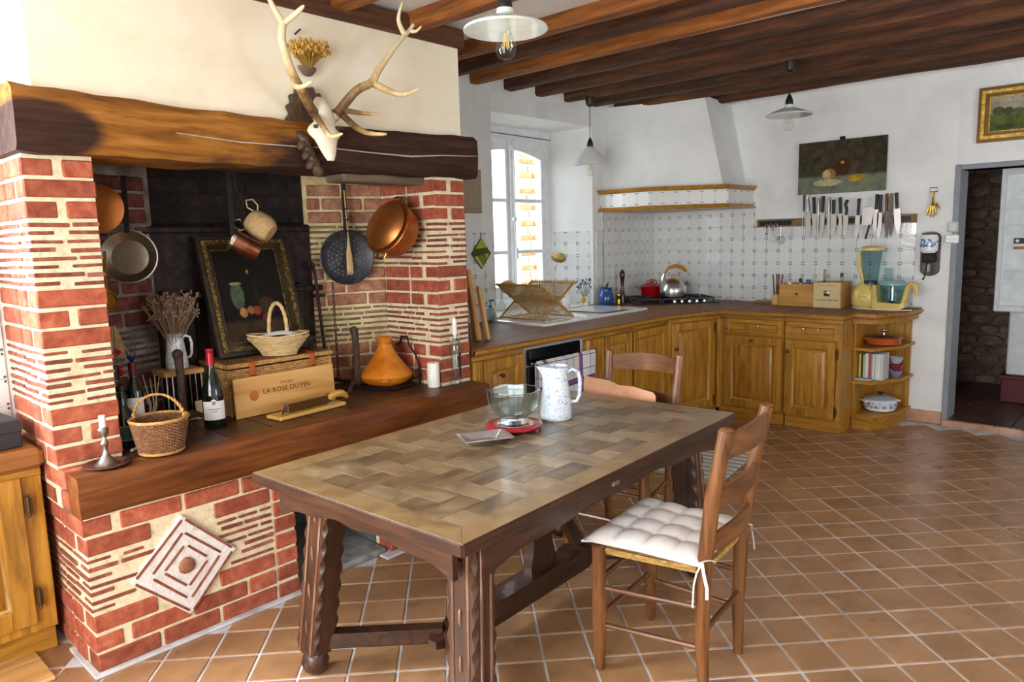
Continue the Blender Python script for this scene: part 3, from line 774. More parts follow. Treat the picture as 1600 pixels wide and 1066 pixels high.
# sink with drainer
SW_ = flat('white_ceramic', '#f2f2ef', .12, 0, coat=.5)
sk = thing('sink', 'white ceramic double sink and drainer set into the worktop under the window', 'sink', (-3.5, 4.55, .915))
def ringrect(x0, x1, y0, y1, z, r=.03, n=4):
    out = []
    for cx, cy, a in ((x1 - r, y1 - r, 0), (x0 + r, y1 - r, 90), (x0 + r, y0 + r, 180), (x1 - r, y0 + r, 270)):
        for i in range(n + 1): t = rad(a + 90 * i / n); out.append((cx + r * math.cos(t), cy + r * math.sin(t), z))
    return out
MB().loft([ringrect(-.30, .24, -.68, .68, .0), ringrect(-.30, .24, -.68, .68, .016), ringrect(-.285, .225, -.665, .665, .02), ringrect(-.26, .20, -.60, .60, .015)]).build('drainer', SW_, sk)
for y0, y1 in ((.12, .56),):
    MB().loft([ringrect(-.24, .18, y0, y1, .024), ringrect(-.23, .17, y0 + .01, y1 - .01, .022), ringrect(-.2, .14, y0 + .04, y1 - .04, .017)]).build('basin', SW_, sk)
mb = MB()
for i in range(7): mb.rbox(-.22, .16, -.55 + i * .08, -.53 + i * .08, .014, .021, .003)
mb.build('drainer_ribs', SW_, sk)

# dishwasher with tea towel
dw = thing('dishwasher', 'black fronted dishwasher with grey trim under the draining board', 'dishwasher', M=FR(XC, 3.285, 0, (0, 1)))
MB().rbox(.0, .57, 0, .55, .08, .868, .004).build('body', flat('grey_trim', '#b8bcbf', .35, .3), dw)
MB().rbox(.02, .55, -.02, .0, .12, .74, .004).build('door', BLACK, dw)
MB().rbox(.02, .55, -.024, .0, .75, .85, .006).build('control_panel', flat('glossy_black', '#0c0d10', .12, coat=.5), dw)
MB().rbox(.545, .57, -.028, 0, .12, .86, .003).build('trim', flat('grey_trim', '#b8bcbf', .35, .3), dw)
MB().tube([(.05, -.02, .76), (.05, -.065, .76), (.5, -.065, .76), (.5, -.02, .76)], .008, 8).build('handle', STEEL, dw)
def towel_mat():
    m, nt, b = nodes('checked_linen')
    tc = N(nt, 'ShaderNodeTexCoord'); sp = N(nt, 'ShaderNodeSeparateXYZ'); nt.links.new(tc.outputs['Object'], sp.inputs[0])
    def mth(op, a, c=None):
        n = N(nt, 'ShaderNodeMath', operation=op)
        for i, v in enumerate((a, c)):
            if v is None: continue
            if isinstance(v, (int, float)): n.inputs[i].default_value = v
            else: nt.links.new(v, n.inputs[i])
        return n.outputs[0]
    def band(src, c, w): return mth('LESS_THAN', mth('ABSOLUTE', mth('SUBTRACT', src, c)), w)
    X, Z = sp.outputs[0], sp.outputs[2]
    thin = mth('MAXIMUM', mth('LESS_THAN', mth('ABSOLUTE', mth('SUBTRACT', mth('PINGPONG', mth('ADD', X, 5.0), .045), .0)), .0022), mth('LESS_THAN', mth('PINGPONG', mth('ADD', Z, 5.0), .045), .0022))
    blue = mth('MAXIMUM', mth('MAXIMUM', band(X, .485, .018), band(X, .115, .018)), band(Z, .60, .018))
    red = mth('MAXIMUM', mth('MAXIMUM', band(X, .485, .006), band(X, .115, .006)), band(Z, .598, .006))
    yel = mth('MAXIMUM', band(X, .455, .003), band(X, .145, .003))
    col = None
    prev = lin('#d9d9d9')
    for f, c in ((thin, '#39405f'), (blue, '#4b4f9a'), (red, '#a8434f'), (yel, '#c9a04a')):
        mx = N(nt, 'ShaderNodeMix', data_type='RGBA'); nt.links.new(f, mx.inputs[0])
        if col is None: mx.inputs[6].default_value = prev
        else: nt.links.new(col, mx.inputs[6])
        mx.inputs[7].default_value = lin(c); col = mx.outputs[2]
    nt.links.new(col, b.inputs['Base Color']); b.inputs['Roughness'].default_value = .9
    return m
tw = thing('tea_towel', 'white checked tea towel with blue and red stripes over the dishwasher handle', 'towel', M=FR(XC, 3.285, 0, (0, 1)))
def sheet(fn, nu, nv, th=.003):
    """thick sheet from fn(u, v) -> point"""
    P = [[Vector(fn(i / nu, j / nv)) for j in range(nv + 1)] for i in range(nu + 1)]
    vs = []; fs = []; W_ = nv + 1
    nr = []
    for i in range(nu + 1):
        for j in range(nv + 1):
            a = P[min(i + 1, nu)][j] - P[max(i - 1, 0)][j]; b = P[i][min(j + 1, nv)] - P[i][max(j - 1, 0)]
            n = a.cross(b); nr.append(n.normalized() if n.length > 1e-9 else Vector((0, 0, 1)))
    for s in (0, 1):
        for i in range(nu + 1):
            for j in range(nv + 1): vs.append(P[i][j] + nr[i * W_ + j] * (th * s))
    o = (nu + 1) * W_
    for i in range(nu):
        for j in range(nv):
            a = i * W_ + j; q = (a, a + W_, a + W_ + 1, a + 1)
            fs.append(q[::-1]); fs.append(tuple(o + k for k in q))
    bd = [i * W_ for i in range(nu + 1)] + [nu * W_ + j for j in range(1, nv + 1)] + [i * W_ + nv for i in range(nu - 1, -1, -1)] + [j for j in range(nv - 1, 0, -1)]
    for k in range(len(bd)):
        a, b = bd[k], bd[(k + 1) % len(bd)]; fs.append((a, b, o + b, o + a))
    return MB().add(vs, fs)
def tow(u, v):
    x = .045 + .60 * u
    s = v * .56 - .24          # along the cloth, fold at 0
    if s < -.012: yy, z = -.052 + .004 * math.sin(u * 20), .765 + s
    elif s > .012: yy, z = -.082 - .006 * math.sin(u * 14 + v * 3) - .012 * v * math.sin(u * 5), .772 - s
    else: t = (s + .012) / .024; yy, z = -.052 - .03 * t, .768 + .012 * math.sin(math.pi * t)
    return (x, yy, z)
sheet(tow, 28, 40, .003).build('cloth', towel_mat(), tw)

# hood over the hob
hd = thing('range_hood', 'white plaster corner hood with tiled band between two oak mouldings', 'hood', (-3.4, 5.9, 1.75))
HI = T(3.4, -5.9, -1.75)
low = [Vector((XW, 5.43)), Vector((-3.39, 5.45)), Vector((-2.86, 5.83)), Vector((-2.87, YB))]
upp = [Vector((XW, 5.57)), Vector((-3.53, 5.68)), Vector((-3.04, 5.74)), Vector((-3.09, YB))]
def hpart(name, mb, mat):
    o = mb.build(name, mat, hd); o.matrix_parent_inverse = HI; return o
corner = Vector((XW, YB))
r0 = [(p.x, p.y, 1.93) for p in low] + [(XW, YB, 1.93)]
ins = [p + (corner - p) * .06 for p in low]
r1 = [(p.x, p.y, 1.93) for p in ins[:1]] + [(p.x, p.y, 1.93) for p in ins[1:]] + [(XW, YB, 1.93)]
r2 = [(p.x, p.y, 2.68) for p in upp] + [(XW, YB, 2.68)]
hpart('plaster_hood', MB().loft([r1, r2]), WHITE)
for zz, sg in ((1.75, 1), (1.905, -1)):
    q0 = [(p.x, p.y) for p in low]
    def off(k): return [(p.x + (k if i > 1 else 0) * .8, p.y - (k if i < 3 else 0)) for i, p in enumerate(low)]
    a, b = (off(.045), off(.01)) if sg > 0 else (off(.01), off(.05))
    A = [(x, yy, zz) for x, yy in a] + [(XW, YB, zz)]; B = [(x, yy, zz + .035) for x, yy in b] + [(XW, YB, zz + .035)]
    hpart('oak_moulding', MB().loft([A, B]), oak('x'))
hpart('tile_backing', MB().prism([(p.x, p.y) for p in low] + [(XW, YB)], .12, T(0, 0, 1.785)), flat('tile_backing', '#e3e5e3', .6))
ht_me = MB().rbox(-TP / 2 + .0012, TP / 2 - .0012, -.058, .058, -.006, 0, .0016).mesh('tile', GLAZ)
for a, b in zip(low[:3], low[1:]):
    L = (b - a).length; n = max(1, int(L / TP + .3)); d = (b - a) / L; nn = Vector((d.y, -d.x))
    for i in range(n):
        c_ = a + d * (L * (i + .5) / n) + nn * .004
        M = Matrix(((d.x * L / n / TP, 0, nn.x, c_.x), (d.y * L / n / TP, 0, nn.y, c_.y), (0, 1, 0, 1.846), (0, 0, 0, 1)))
        o = place('tile', ht_me, hd, M); o.matrix_parent_inverse = HI

# hob
HBK = flat('hob_black', '#101114', .3)
hm = thing('hob', 'black gas hob with cast grates and five steel knobs in the corner', 'hob', M=FR(-3.30, 5.77, .915, (1, 1)))
MB().rbox(-.38, .38, 0, .50, 0, .012, .004).build('hob_plate', HBK, hm)
for i in range(3):
    mb = MB(); x0 = -.36 + i * .245; x1 = x0 + .225
    for yy in (.07, .27, .47): mb.rbox(x0, x1, yy - .006, yy + .006, .035, .05, .002)
    for x in (x0 + .006, (x0 + x1) / 2, x1 - .006): mb.rbox(x - .006, x + .006, .07, .47, .035, .05, .002)
    for x in (x0 + .006, x1 - .006):
        for yy in (.07, .47): mb.rbox(x - .006, x + .006, yy - .006, yy + .006, .012, .05, .002)
    mb.build('grate', HBK, hm)
    for yy in (.17, .37): MB().lathe([(.04, 0), (.04, .01), (.028, .014), (.028, .02), (1e-5, .021)], 16, T((x0 + x1) / 2, yy, .012)).build('burner', IRON, hm)
for i in range(5): MB().lathe([(.018, 0), (.017, .02), (.014, .023), (1e-5, .024)], 14, T(-.02 + i * .068, .032, .012)).build('knob', STEEL, hm)

# left-hand worktop and cabinet beside the pillar
lc = unit('base_cabinet', 'oak cabinet with hinged panelled door beside the brick pillar', (-3.095, -.45), (0, 1), 1.17, .31, .735)
add_door(lc, T(.60, 0, .14), .50, .57, None, [(.515, .46), (.515, .10)], .075)
add_door(lc, T(.06, 0, .14), .50, .57, None, None, .075)
lw = tag(MB().rbox(-3.405, -3.05, -.45, .73, .735, .815, .02).build('worktop', wood('low_worktop_oak', 'y', ['#6b3f1a', '#8a5726', '#a06c35'], .4, .05, 3, .1)), 'thick oak worktop on the cabinet beside the brick pillar', 'worktop')
t = thing('box', 'matt black box lying on the worktop beside the pillar', 'box', (-3.2, .45, .816), 6)
MB().rbox(-.11, .11, -.22, .22, 0, .062, .004).build('box_base', flat('matt_black_card', '#26282e', .6), t)
MB().rbox(-.113, .113, -.223, .223, .058, .105, .004).build('lid', flat('matt_black_card', '#26282e', .6), t)
t = thing('floor_board', 'pale wooden board lying on the tiles before the cabinet', 'board', (-3.0, .37, 0), 0)
for i in range(2): MB().rbox(-.17 + i * .15, -.025 + i * .15, -.45, .27, .001, .016, .003).build('plank', palew('y'), t)
# ================================================================ TABLE AND CHAIRS
MT = T(-1.86, 2.05, 0) @ RZ(2.6)
tb = thing('dining_table', 'long oak table with parquet top, scalloped fluted legs and trestle stretchers', 'table', M=MT)
TX, TY, TZ = .505, .86, .75
PQL = tex('parquet_light', ['#65523a', '#877356', '#a18d6e'], 5, (1.5, 3, 1), .33, 0, .1, 30, .16, 6, None, .5, .1, .08)
PQD = tex('parquet_dark', ['#4f3f2b', '#6d5a40', '#85725a'], 5, (3, 1.5, 1), .33, 0, .1, 30, .18, 6, None, .5, .1, .08)
PQB = tex('table_border_oak', ['#6d5537', '#8c724d', '#9d835d'], 4, (2, 2, 1), .33, 0, .1, 30, .08, 6, None, .5, .1, .08)
MB().rbox(-TX + .01, TX - .01, -TY + .01, TY - .01, .722, .742, .003).build('subtop', dark('y'), tb)
bw = .085
for s in (-1, 1):
    MB().prism([(s * TX, -TY), (s * TX, TY), (s * (TX - bw), TY - bw), (s * (TX - bw), -TY + bw)], .012, T(0, 0, TZ - .012), .001).build('border_board', PQB, tb)
    MB().prism([(-TX, s * TY), (TX, s * TY), (TX - bw, s * (TY - bw)), (-TX + bw, s * (TY - bw))], .012, T(0, 0, TZ - .012), .001).build('border_board', PQB, tb)
    MB().rbox(s * TX - .008, s * TX + .004, -TY, TY, .712, .749, .003).build('edge_band', dark('y'), tb)
    MB().rbox(-TX, TX, s * TY - .006, s * TY + .004, .712, .749, .003).build('edge_band', dark('x'), tb)
W = .094; x0, y0, x1, y1 = -TX + bw, -TY + bw, TX - bw, TY - bw
for i in range(-3, 14):
    for j in range(-3, 22):
        t = (i - j) % 4
        if t == 0: a, b, c_, d = i, i + 2, j, j + 1
        elif t == 2: a, b, c_, d = i, i + 1, j - 1, j + 1
        else: continue
        xa, xb = max(x0, x0 + a * W), min(x1, x0 + b * W); ya, yb = max(y0, y0 + c_ * W), min(y1, y0 + d * W)
        if xb - xa < .006 or yb - ya < .006: continue
        MB().rbox(xa + .0005, xb - .0005, ya + .0005, yb - .0005, TZ - .012, TZ + R_.uniform(-.0006, 0), .0008).build('parquet_block', PQL if t == 0 else PQD, tb)
# aprons with scalloped lower edge
def apron(L, dep=.085, n=24):
    top = [(-L / 2, 0), (L / 2, 0)]
    bot = []
    for i in range(n + 1):
        u = i / n * 2 - 1; z = -dep + .045 * (1 - abs(u) ** 2.5) - .006 * math.cos(u * 12)
        bot.append((u * L / 2, z))
    return [(x, z) for x, z in reversed(bot)] + top
for s in (-1, 1):
    MB().prism(apron(1.50, .105), .022, T(s * .465, 0, .713) @ Matrix(((0, 0, 1, -.011), (1, 0, 0, 0), (0, 1, 0, 0), (0, 0, 0, 1)))).build('apron', dark('y'), tb)
    MB().prism(apron(.84, .105), .022, T(0, s * .805, .713) @ Matrix(((1, 0, 0, 0), (0, 0, -1, .011), (0, 1, 0, 0), (0, 0, 0, 1)))).build('apron', dark('x'), tb)
for sx in (-1, 1):
    for sy in (-1, 1):
        rings = []; n = 60
        xt, xb = {(-1, -1): (-.26, -.375), (1, -1): (.405, .41)}.get((sx, sy), (sx * .33, sx * .38))
        P = lambda z, xt=xt, xb=xb: Vector((xt + (xb - xt) * (1 - z / .71), sy * (.725 + .03 * (1 - z / .71)), z))
        for i in range(n + 1):
            z = .085 + (.714 - .085) * i / n; k = .009 + .006 * math.sin(i * .97); c_ = P(z); hx, hy = .058, .046
            if i < 2: hx *= .85; hy *= .85
            rings.append([(c_.x + a, c_.y + b, z) for a, b in ((-hx + k, -hy), (hx - k, -hy), (hx, -hy + k), (hx, hy - k), (hx - k, hy), (-hx + k, hy), (-hx, hy - k), (-hx, -hy + k))])
        lg = MB().loft(rings).build('leg', dark('z'), tb, 20)
        mb = MB()
        for k in (-.03, .03):
            mb.tube([P(z) + Vector((k, sy * .045, 0)) for z in (.10, .3, .5, .70)], .006, 6)
        for k in (-.02, .02):
            mb.tube([P(z) + Vector((sx * .057, k, 0)) for z in (.10, .3, .5, .70)], .006, 6)
        mb.build('flute_bead', wood('worn_bead', 'z', ['#4a2a1c', '#6a4632', '#8f7566'], .35, .1, 5, .1), lg)
        for z in (.2, .34, .48, .62): MB().ball(tuple(P(z) + Vector((0, sy * .046, 0))), .007, 8, 4).build('carved_drop', wood('worn_bead', 'z', ['#4a2a1c', '#6a4632', '#8f7566'], .35, .1, 5, .1), lg)
        f = P(.05); MB().lathe([(.024, 0), (.042, .018), (.05, .045), (.042, .072), (.03, .092)], 18, T(f.x, f.y, .001)).build('ball_foot', dark('z'), tb)
        a = P(.13) * 1.0; a = Vector((a.x - sx * .03, a.y - sy * .03, .13)); b = Vector((sx * .02, sy * .44, .13)); d = b - a
        M = T(*a) @ RZ(math.degrees(math.atan2(d.y, d.x)))
        MB().rbox(0, d.length, -.03, .03, -.028, .028, .006, M).build('diagonal_stretcher', dark('x'), tb)
rings = []
for i in range(25):
    yy = -.52 + 1.04 * i / 24; e = min(1, min(i, 24 - i) / 3); zt = .175 + .012 * math.cos(i * 1.6) * (abs(i - 12) > 4)
    w = .02 + .03 * e; h = zt - .045 * (1 - e)
    rings.append([(-w, yy, .085 + .03 * (1 - e)), (w, yy, .085 + .03 * (1 - e)), (w, yy, h), (-w, yy, h)])
MB().loft(rings).build('long_stretcher', dark('y'), tb)
rings = []
for i in range(15):
    z = .17 + .545 * i / 14; k = .007 * math.sin(i * 1.5); hy = .05 + .03 * abs(i / 7 - 1) + k
    rings.append([(-.022, .1 - hy, z), (.022, .1 - hy, z), (.022, .1 + hy, z), (-.022, .1 + hy, z)])
MB().loft(rings).build('upright', dark('z'), tb)
MB().lathe([(.02, 0), (.028, .012), (.03, .03), (.02, .045), (1e-5, .05)], 14, T(.022, .1, .52) @ axes((1, 0, 0))).build('turned_boss', dark('x'), tb)
MB().rbox(.50, .512, -.14, -.10, .70, .716, .002).build('rail_bracket', STEEL, tb)

RUSH = tex('woven_rush', ['#8a6a32', '#b8944f', '#d3b06a'], 50, (1, 1, 1), .8, 0, .6, 120, .1)
def chair(label, M):
    t = thing('ladderback_chair', label, 'chair', M=M, group='rush seated chairs at the table')
    fw, bwid, dp, sh = .205, .165, .185, .45
    for s in (-1, 1):
        MB().lathe([(.016, 0), (.022, .06), (.026, .25), (.025, .40), (.0245, .462), (.019, .468), (1e-5, .469)], 14, T(s * fw, dp, 0)).build('leg', chw('z'), t)
        pts = [Vector((s * bwid, -dp + .0, 0)), Vector((s * (bwid + .006), -dp + .005, .2)), Vector((s * (bwid + .012), -dp, .44)), Vector((s * (bwid + .022), -dp - .03, .7)), Vector((s * (bwid + .03), -dp - .075, .935))]
        mb = MB().tube(pts, [.017, .023, .026, .025, .023], 14); mb.ball(tuple(pts[-1]), .023, 12, .4)
        mb.build('back_post', chw('z'), t)
        for z in (.17, .31): MB().tube([(s * fw, dp, z), (s * bwid, -dp, z + .01)], .0095, 8).build('stretcher', chw('y'), t)
    for z in (.20, .34): MB().tube([(-fw, dp, z), (fw, dp, z)], .0105, 8).build('stretcher', chw('x'), t)
    MB().tube([(-bwid, -dp, .24), (bwid, -dp, .24)], .0095, 8).build('stretcher', chw('x'), t)
    for z, h, yb in ((.55, .05, -dp - .012), (.70, .052, -dp - .030), (.875, .068, -dp - .062)):
        w = bwid + .018 + (z - .55) * .03
        def fn(u, v, z=z, h=h, yb=yb, w=w):
            a = u * 2 - 1; crest = .02 * (1 - a * a)
            return (a * w, yb - .035 * (1 - a * a), z - h / 2 + v * (h + crest) + .004 * (1 - a * a))
        sheet(fn, 16, 4, .013).build('slat', chw('x'), t)
    # rush seat: four woven triangles meeting in the middle
    nn = 14; st = MB()
    O = Vector((0, 0, sh + .004))
    cn = [Vector((-fw, dp, sh)), Vector((fw, dp, sh)), Vector((bwid, -dp, sh)), Vector((-bwid, -dp, sh))]
    for q in range(4):
        a, b = cn[q], cn[(q + 1) % 4]
        for i in range(nn):
            t0 = i / nn + .5 / nn
            p0 = a.lerp(O, t0 * .96); p1 = b.lerp(O, t0 * .96); dr = .009 * math.sin(t0 * math.pi)
            st.tube([p0 + Vector((0, 0, -dr * .2)), (p0 + p1) / 2 + Vector((0, 0, -.003)), p1 + Vector((0, 0, -dr * .2))], .0088, 6)
    st.prism([(c_.x * .98, c_.y * .98) for c_ in cn], .02, T(0, 0, sh - .016))
    tag(st.build('rush_seat', RUSH, t), kind=None)
    return t
c1 = chair('ladder-back chair with a white tufted cushion, drawn out at the near side of the table', T(-1.262, 2.183, 0) @ RZ(96))
c2 = chair('ladder-back chair pushed under the far end of the table, back towards the cabinets', T(-1.955, 2.885, 0) @ RZ(188))
mb = MB()
for i in range(9):
    a = R_.uniform(0, 6.28); p = Vector((.03 + .015 * math.cos(a), .12 + .015 * math.sin(a), .437))
    mb.tube([p, p + Vector((R_.uniform(-.02, .02), R_.uniform(-.02, .02), -.03)), p + Vector((R_.uniform(-.05, .05), R_.uniform(-.04, .04), -.055))], .0022, 5)
mb.build('loose_rush', STRAW, c1)
# cushion
cu = thing('seat_cushion', 'white tufted cotton cushion tied onto the drawn-out chair', 'cushion', M=T(-1.262, 2.183, .466) @ RZ(96))
def cush(nu=40, nv=40):
    vs = []; fs = []; S = 41
    def pt(i, j, top):
        u = i / 40 * 2 - 1; v = j / 40 * 2 - 1
        wx = .225 - .02 * (1 - v) / 2 * 1; x = u * wx * (1 + .05 * abs(u * v)); yy = v * .205 * (1 + .05 * abs(u * v)) + .022
        e = max(0, (1 - abs(u) ** 6)) ** .5 * max(0, (1 - abs(v) ** 6)) ** .5
        pu = abs(math.sin((u + 1) * math.pi * 2)); pv = abs(math.sin((v + 1) * math.pi * 2))
        h = .018 + .034 * e * (.55 + .45 * (pu * pv) ** .5 + .2 * max(pu, pv) ** .5)
        if not top: return (x, yy, .016 - .016 * e)
        z = h if e > 0 else .016
        return (x, yy, z - .03 * max(0, v - .8) * 1.2)
    for top in (1, 0):
        for i in range(S):
            for j in range(S): vs.append(pt(i, j, top))
    o = S * S
    for i in range(40):
        for j in range(40):
            a = i * S + j; fs.append((a, a + S, a + S + 1, a + 1)); fs.append((o + a, o + a + 1, o + a + S + 1, o + a + S))
    bd = [i * S for i in range(S)] + [40 * S + j for j in range(1, S)] + [i * S + 40 for i in range(39, -1, -1)] + [j for j in range(39, 0, -1)]
    for k in range(len(bd)): a, b = bd[k], bd[(k + 1) % len(bd)]; fs.append((a, b, o + b, o + a))
    return MB().add(vs, fs)
cush().build('pad', CLOTHW, cu, 60)
for s in (-1, 1):
    c_ = Vector((s * .178, -.187, .03)); mb = MB()
    mb.tube([c_ + Vector((.033 * math.cos(a), .033 * math.sin(a), .01 * math.sin(a * 2))) for a in [math.tau * i / 16 for i in range(16)]], .005, 6, True, .4)
    p = c_ + Vector((s * .033, -.006, 0))
    for q in (-1, 1): mb.tube([p, p + Vector((s * .014, q * .012, -.03)), p + Vector((s * .012, q * .022, -.075)), p + Vector((s * .016, q * .024, -.13 - .02 * q))], .0055, 6, False, .35)
    mb.tube([c_ + Vector((-s * .03, .03, 0)), c_ + Vector((-s * .02, .07, .0))], .005, 6)
    mb.build('tie', CLOTHW, cu)
# folder leaning on the far chair
fo = MB().prism([(0, 0), (.43, 0), (.435, .285), (.42, .302), (.30, .318), (.22, .315), (.16, .332), (.03, .337), (.01, .345), (0, .34)], .006, T(-2.275, 3.0, .468) @ RXm(90 - 3) @ Matrix.Identity(4))
tag(fo.build('folder', tex('peach_card', ['#c98c68', '#dba37e', '#e4b08c'], 6, rough=.7, bump=.1)), 'peach leather-like folder standing on the far chair behind the table', 'folder')
# striped mat on the floor
ma = thing('rug', 'grey and white striped woven mat on the tiles behind the table', 'rug', (-2.35, 4.45, 0), 8)
for i in range(24): MB().rbox(-.30, .30, -.48 + i * .04, -.44 + i * .04, .0012, .009 + .001 * (i % 2), .004).build('stripe', flat('mat_light', '#d9dad3', .95) if i % 2 else flat('mat_grey', '#a3a79f', .95), ma)

# ================================================================ ON THE TABLE
RED = flat('red_lacquer', '#9d1424', .25, coat=.5)
tv = thing('trivet', 'red lacquered ring trivet under the glass bowl', 'trivet', (-1.99, 2.15, .7505))
ring = lambda r, z, n=36: [(r * math.cos(math.tau * i / n), r * math.sin(math.tau * i / n), z) for i in range(n)]
MB().lathe([(.062, .012), (.11, .010), (.118, .014), (.118, .022), (.11, .026), (.062, .024), (.058, .018), (.062, .012)], 40).build('ring', RED, tv)
for a in (10, 130, 250):
    c_, s_ = math.cos(rad(a)), math.sin(rad(a))
    MB().tube([(.058 * c_, .058 * s_, .018), (.112 * c_, .112 * s_, .018)], .006, 6).tube([(.108 * c_, .108 * s_, .018), (.112 * c_, .112 * s_, 0)], [.009, .007], 8).build('leg', RED, tv)
bo = thing('glass_bowl', 'faceted clear glass bowl on a low foot standing on the red trivet', 'bowl', (-1.99, 2.15, .778))
pr_ = [(1e-4, 0), (.064, 0), (.066, .006), (.058, .018), (.056, .026), (.088, .052), (.104, .085), (.112, .135), (.112, .138), (.107, .138), (.099, .088), (.082, .058), (.05, .036), (1e-4, .032)]
MB().lathe(pr_, 10).build('bowl', thin('cut_glass', '#eef4f4', .9), bo, 15)
GED = thin('glass_edge', '#cfdcdc', 1.3)
MB().tube([(.1105 * math.cos(math.tau * i / 10), .1105 * math.sin(math.tau * i / 10), .138) for i in range(10)], .0022, 6, True).build('rim', GED, bo)
MB().tube([(.064 * math.cos(math.tau * i / 10), .064 * math.sin(math.tau * i / 10), .003) for i in range(10)], .003, 6, True).build('foot_ring', GED, bo)
for i in range(10):
    c_, s_ = math.cos(math.tau * i / 10), math.sin(math.tau * i / 10)
    MB().tube([(r_ * c_, r_ * s_, z) for r_, z in ((.057, .024), (.088, .052), (.104, .085), (.112, .136))], .0013, 5).build('facet_edge', GED, bo)
EN = nodes('speckled_enamel'); m_, nt, b_ = EN
vo = N(nt, 'ShaderNodeTexVoronoi'); vo.inputs['Scale'].default_value = 95; nt.links.new(coords(nt), vo.inputs['Vector'])
nz = noise(nt, coords(nt), 40, 4, .6)
mm = N(nt, 'ShaderNodeMath', operation='MULTIPLY_ADD'); nt.links.new(nz, mm.inputs[0]); mm.inputs[1].default_value = 1.0; nt.links.new(vo.outputs['Distance'], mm.inputs[2])
nt.links.new(ramp(nt, mm.outputs[0], ['#7f97b3', '#c6d5e4', '#dbe5ee'], [.62, .8, .98]), b_.inputs['Base Color']); b_.inputs['Roughness'].default_value = .15; b_.inputs['Coat Weight'].default_value = .5
ENM = m_
def pitcher(name, label, loc, rot, s=1.0, mat=ENM):
    t = thing(name, label, 'pitcher', M=T(*loc) @ RZ(rot) @ Matrix.Scale(s, 4))
    prof = [(1e-4, 0), (.058, 0), (.066, .008), (.068, .03), (.064, .08), (.057, .13), (.051, .18), (.051, .205), (.054, .222), (.055, .226), (.051, .226), (.048, .205), (.048, .18), (.054, .12), (.06, .05), (.05, .012), (1e-4, .01)]
    mb = MB(); mb.lathe(prof, 32)
    v2 = []
    for x, yy, z in mb.v:
        if z > .15 and x < -.02:
            k = (z - .15) / .076; sp = max(0, 1 - abs(yy) / .03); x -= .026 * k * k * sp
        v2.append((x, yy, z))
    mb.v = v2; mb.build('body', mat, t)
    MB().tube([(.047, 0, .2), (.07, 0, .212), (.095, 0, .2), (.103, 0, .165), (.099, 0, .10), (.088, 0, .075), (.06, 0, .072)], [.009, .008, .0085, .009, .0085, .008, .007], 10, False, 1).build('handle', mat, t)
    MB().tube([(.0535 * math.cos(math.tau * i / 30), .0535 * math.sin(math.tau * i / 30), .227) for i in range(30) if not 12 < i < 18], .0022, 6).build('rim', flat('blue_rim', '#8fa3b5', .25), t)
    return t
pitcher('pitcher', 'tall white speckled enamel pitcher on the table beside the glass bowl', (-1.955, 2.385, .7505), 43, 1.03)
ty = thing('metal_dish', 'small polished metal rectangular dish on the table by the trivet', 'dish', M=T(-1.945, 1.935, .7505) @ RZ(62))
MB().loft([ringrect(-.07, .07, -.045, .045, 0, .02), ringrect(-.085, .085, -.06, .06, .02, .012), ringrect(-.1, .1, -.07, .07, .024, .008), ringrect(-.098, .098, -.068, .068, .0265, .008), ringrect(-.083, .083, -.058, .058, .0225, .012), ringrect(-.066, .066, -.041, .041, .004, .02)]).build('dish', flat('bright_tin', '#e2e2e4', .18, .85), ty, 50)
# ================================================================ ON AND AROUND THE HEARTH
HZ = .7465
def text_mesh(name, s, size, mat, parent, M, depth=.0006):
    cu_ = bpy.data.curves.new(name, 'FONT'); cu_.body = s; cu_.size = size; cu_.align_x = 'CENTER'; cu_.align_y = 'CENTER'; cu_.extrude = depth; cu_.resolution_u = 2
    tmp = bpy.data.objects.new('tmp', cu_); COL.objects.link(tmp)
    me = bpy.data.meshes.new_from_object(tmp.evaluated_get(bpy.context.evaluated_depsgraph_get())); bpy.data.objects.remove(tmp); bpy.data.curves.remove(cu_)
    me.materials.clear(); me.materials.append(mat)
    o = place(name, me, parent, M); return o
def weave(prof, n=40, r=.0035, sx=1, sy=1, amp=.003):
    """woven basket wall: prof = (radius, z) for each strand"""
    mb = MB()
    for j, (R, z) in enumerate(prof):
        mb.tube([((R + amp * (1 if (i + j) % 2 else -1)) * math.cos(math.tau * i / n) * sx, (R + amp * (1 if (i + j) % 2 else -1)) * math.sin(math.tau * i / n) * sy, z) for i in range(n)], r, 5, True)
    return mb
def bottle(name, label, loc, prof, mat, cat='bottle', n=24, rot=0):
    t = thing(name, label, cat, loc, rot); MB().lathe([(1e-4, 0)] + prof + [(1e-4, prof[-1][1])], n).build('glass_body', mat, t); return t
WINE = [(.036, 0), (.0375, .006), (.0375, .19), (.034, .205), (.02, .24), (.0145, .255), (.0145, .30), (.0165, .302), (.0165, .312), (.0145, .313)]
def label_wrap(r, z0, z1, a0, a1, mat, par, name='paper_label', n=16):
    mb = MB(); P = []
    for z in (z0, z1):
        for q in (0, .0008):
            P.append([((r + q) * math.cos(a0 + (a1 - a0) * i / n), (r + q) * math.sin(a0 + (a1 - a0) * i / n), z) for i in range(n + 1)])
    vs = P[0] + P[1] + P[2] + P[3]; k = n + 1; fs = []
    for i in range(n): fs += [(k + i, k + i + 1, 3 * k + i + 1, 3 * k + i), (i, 2 * k + i, 2 * k + i + 1, i + 1), (2 * k + i, 3 * k + i, 3 * k + i + 1, 2 * k + i + 1), (i, i + 1, k + i + 1, k + i)]
    return mb.add(vs, fs).build(name, mat, par)
CAM_A = lambda x, yy: math.atan2(-yy, -x)          # bearing of the room from a spot on the hearth
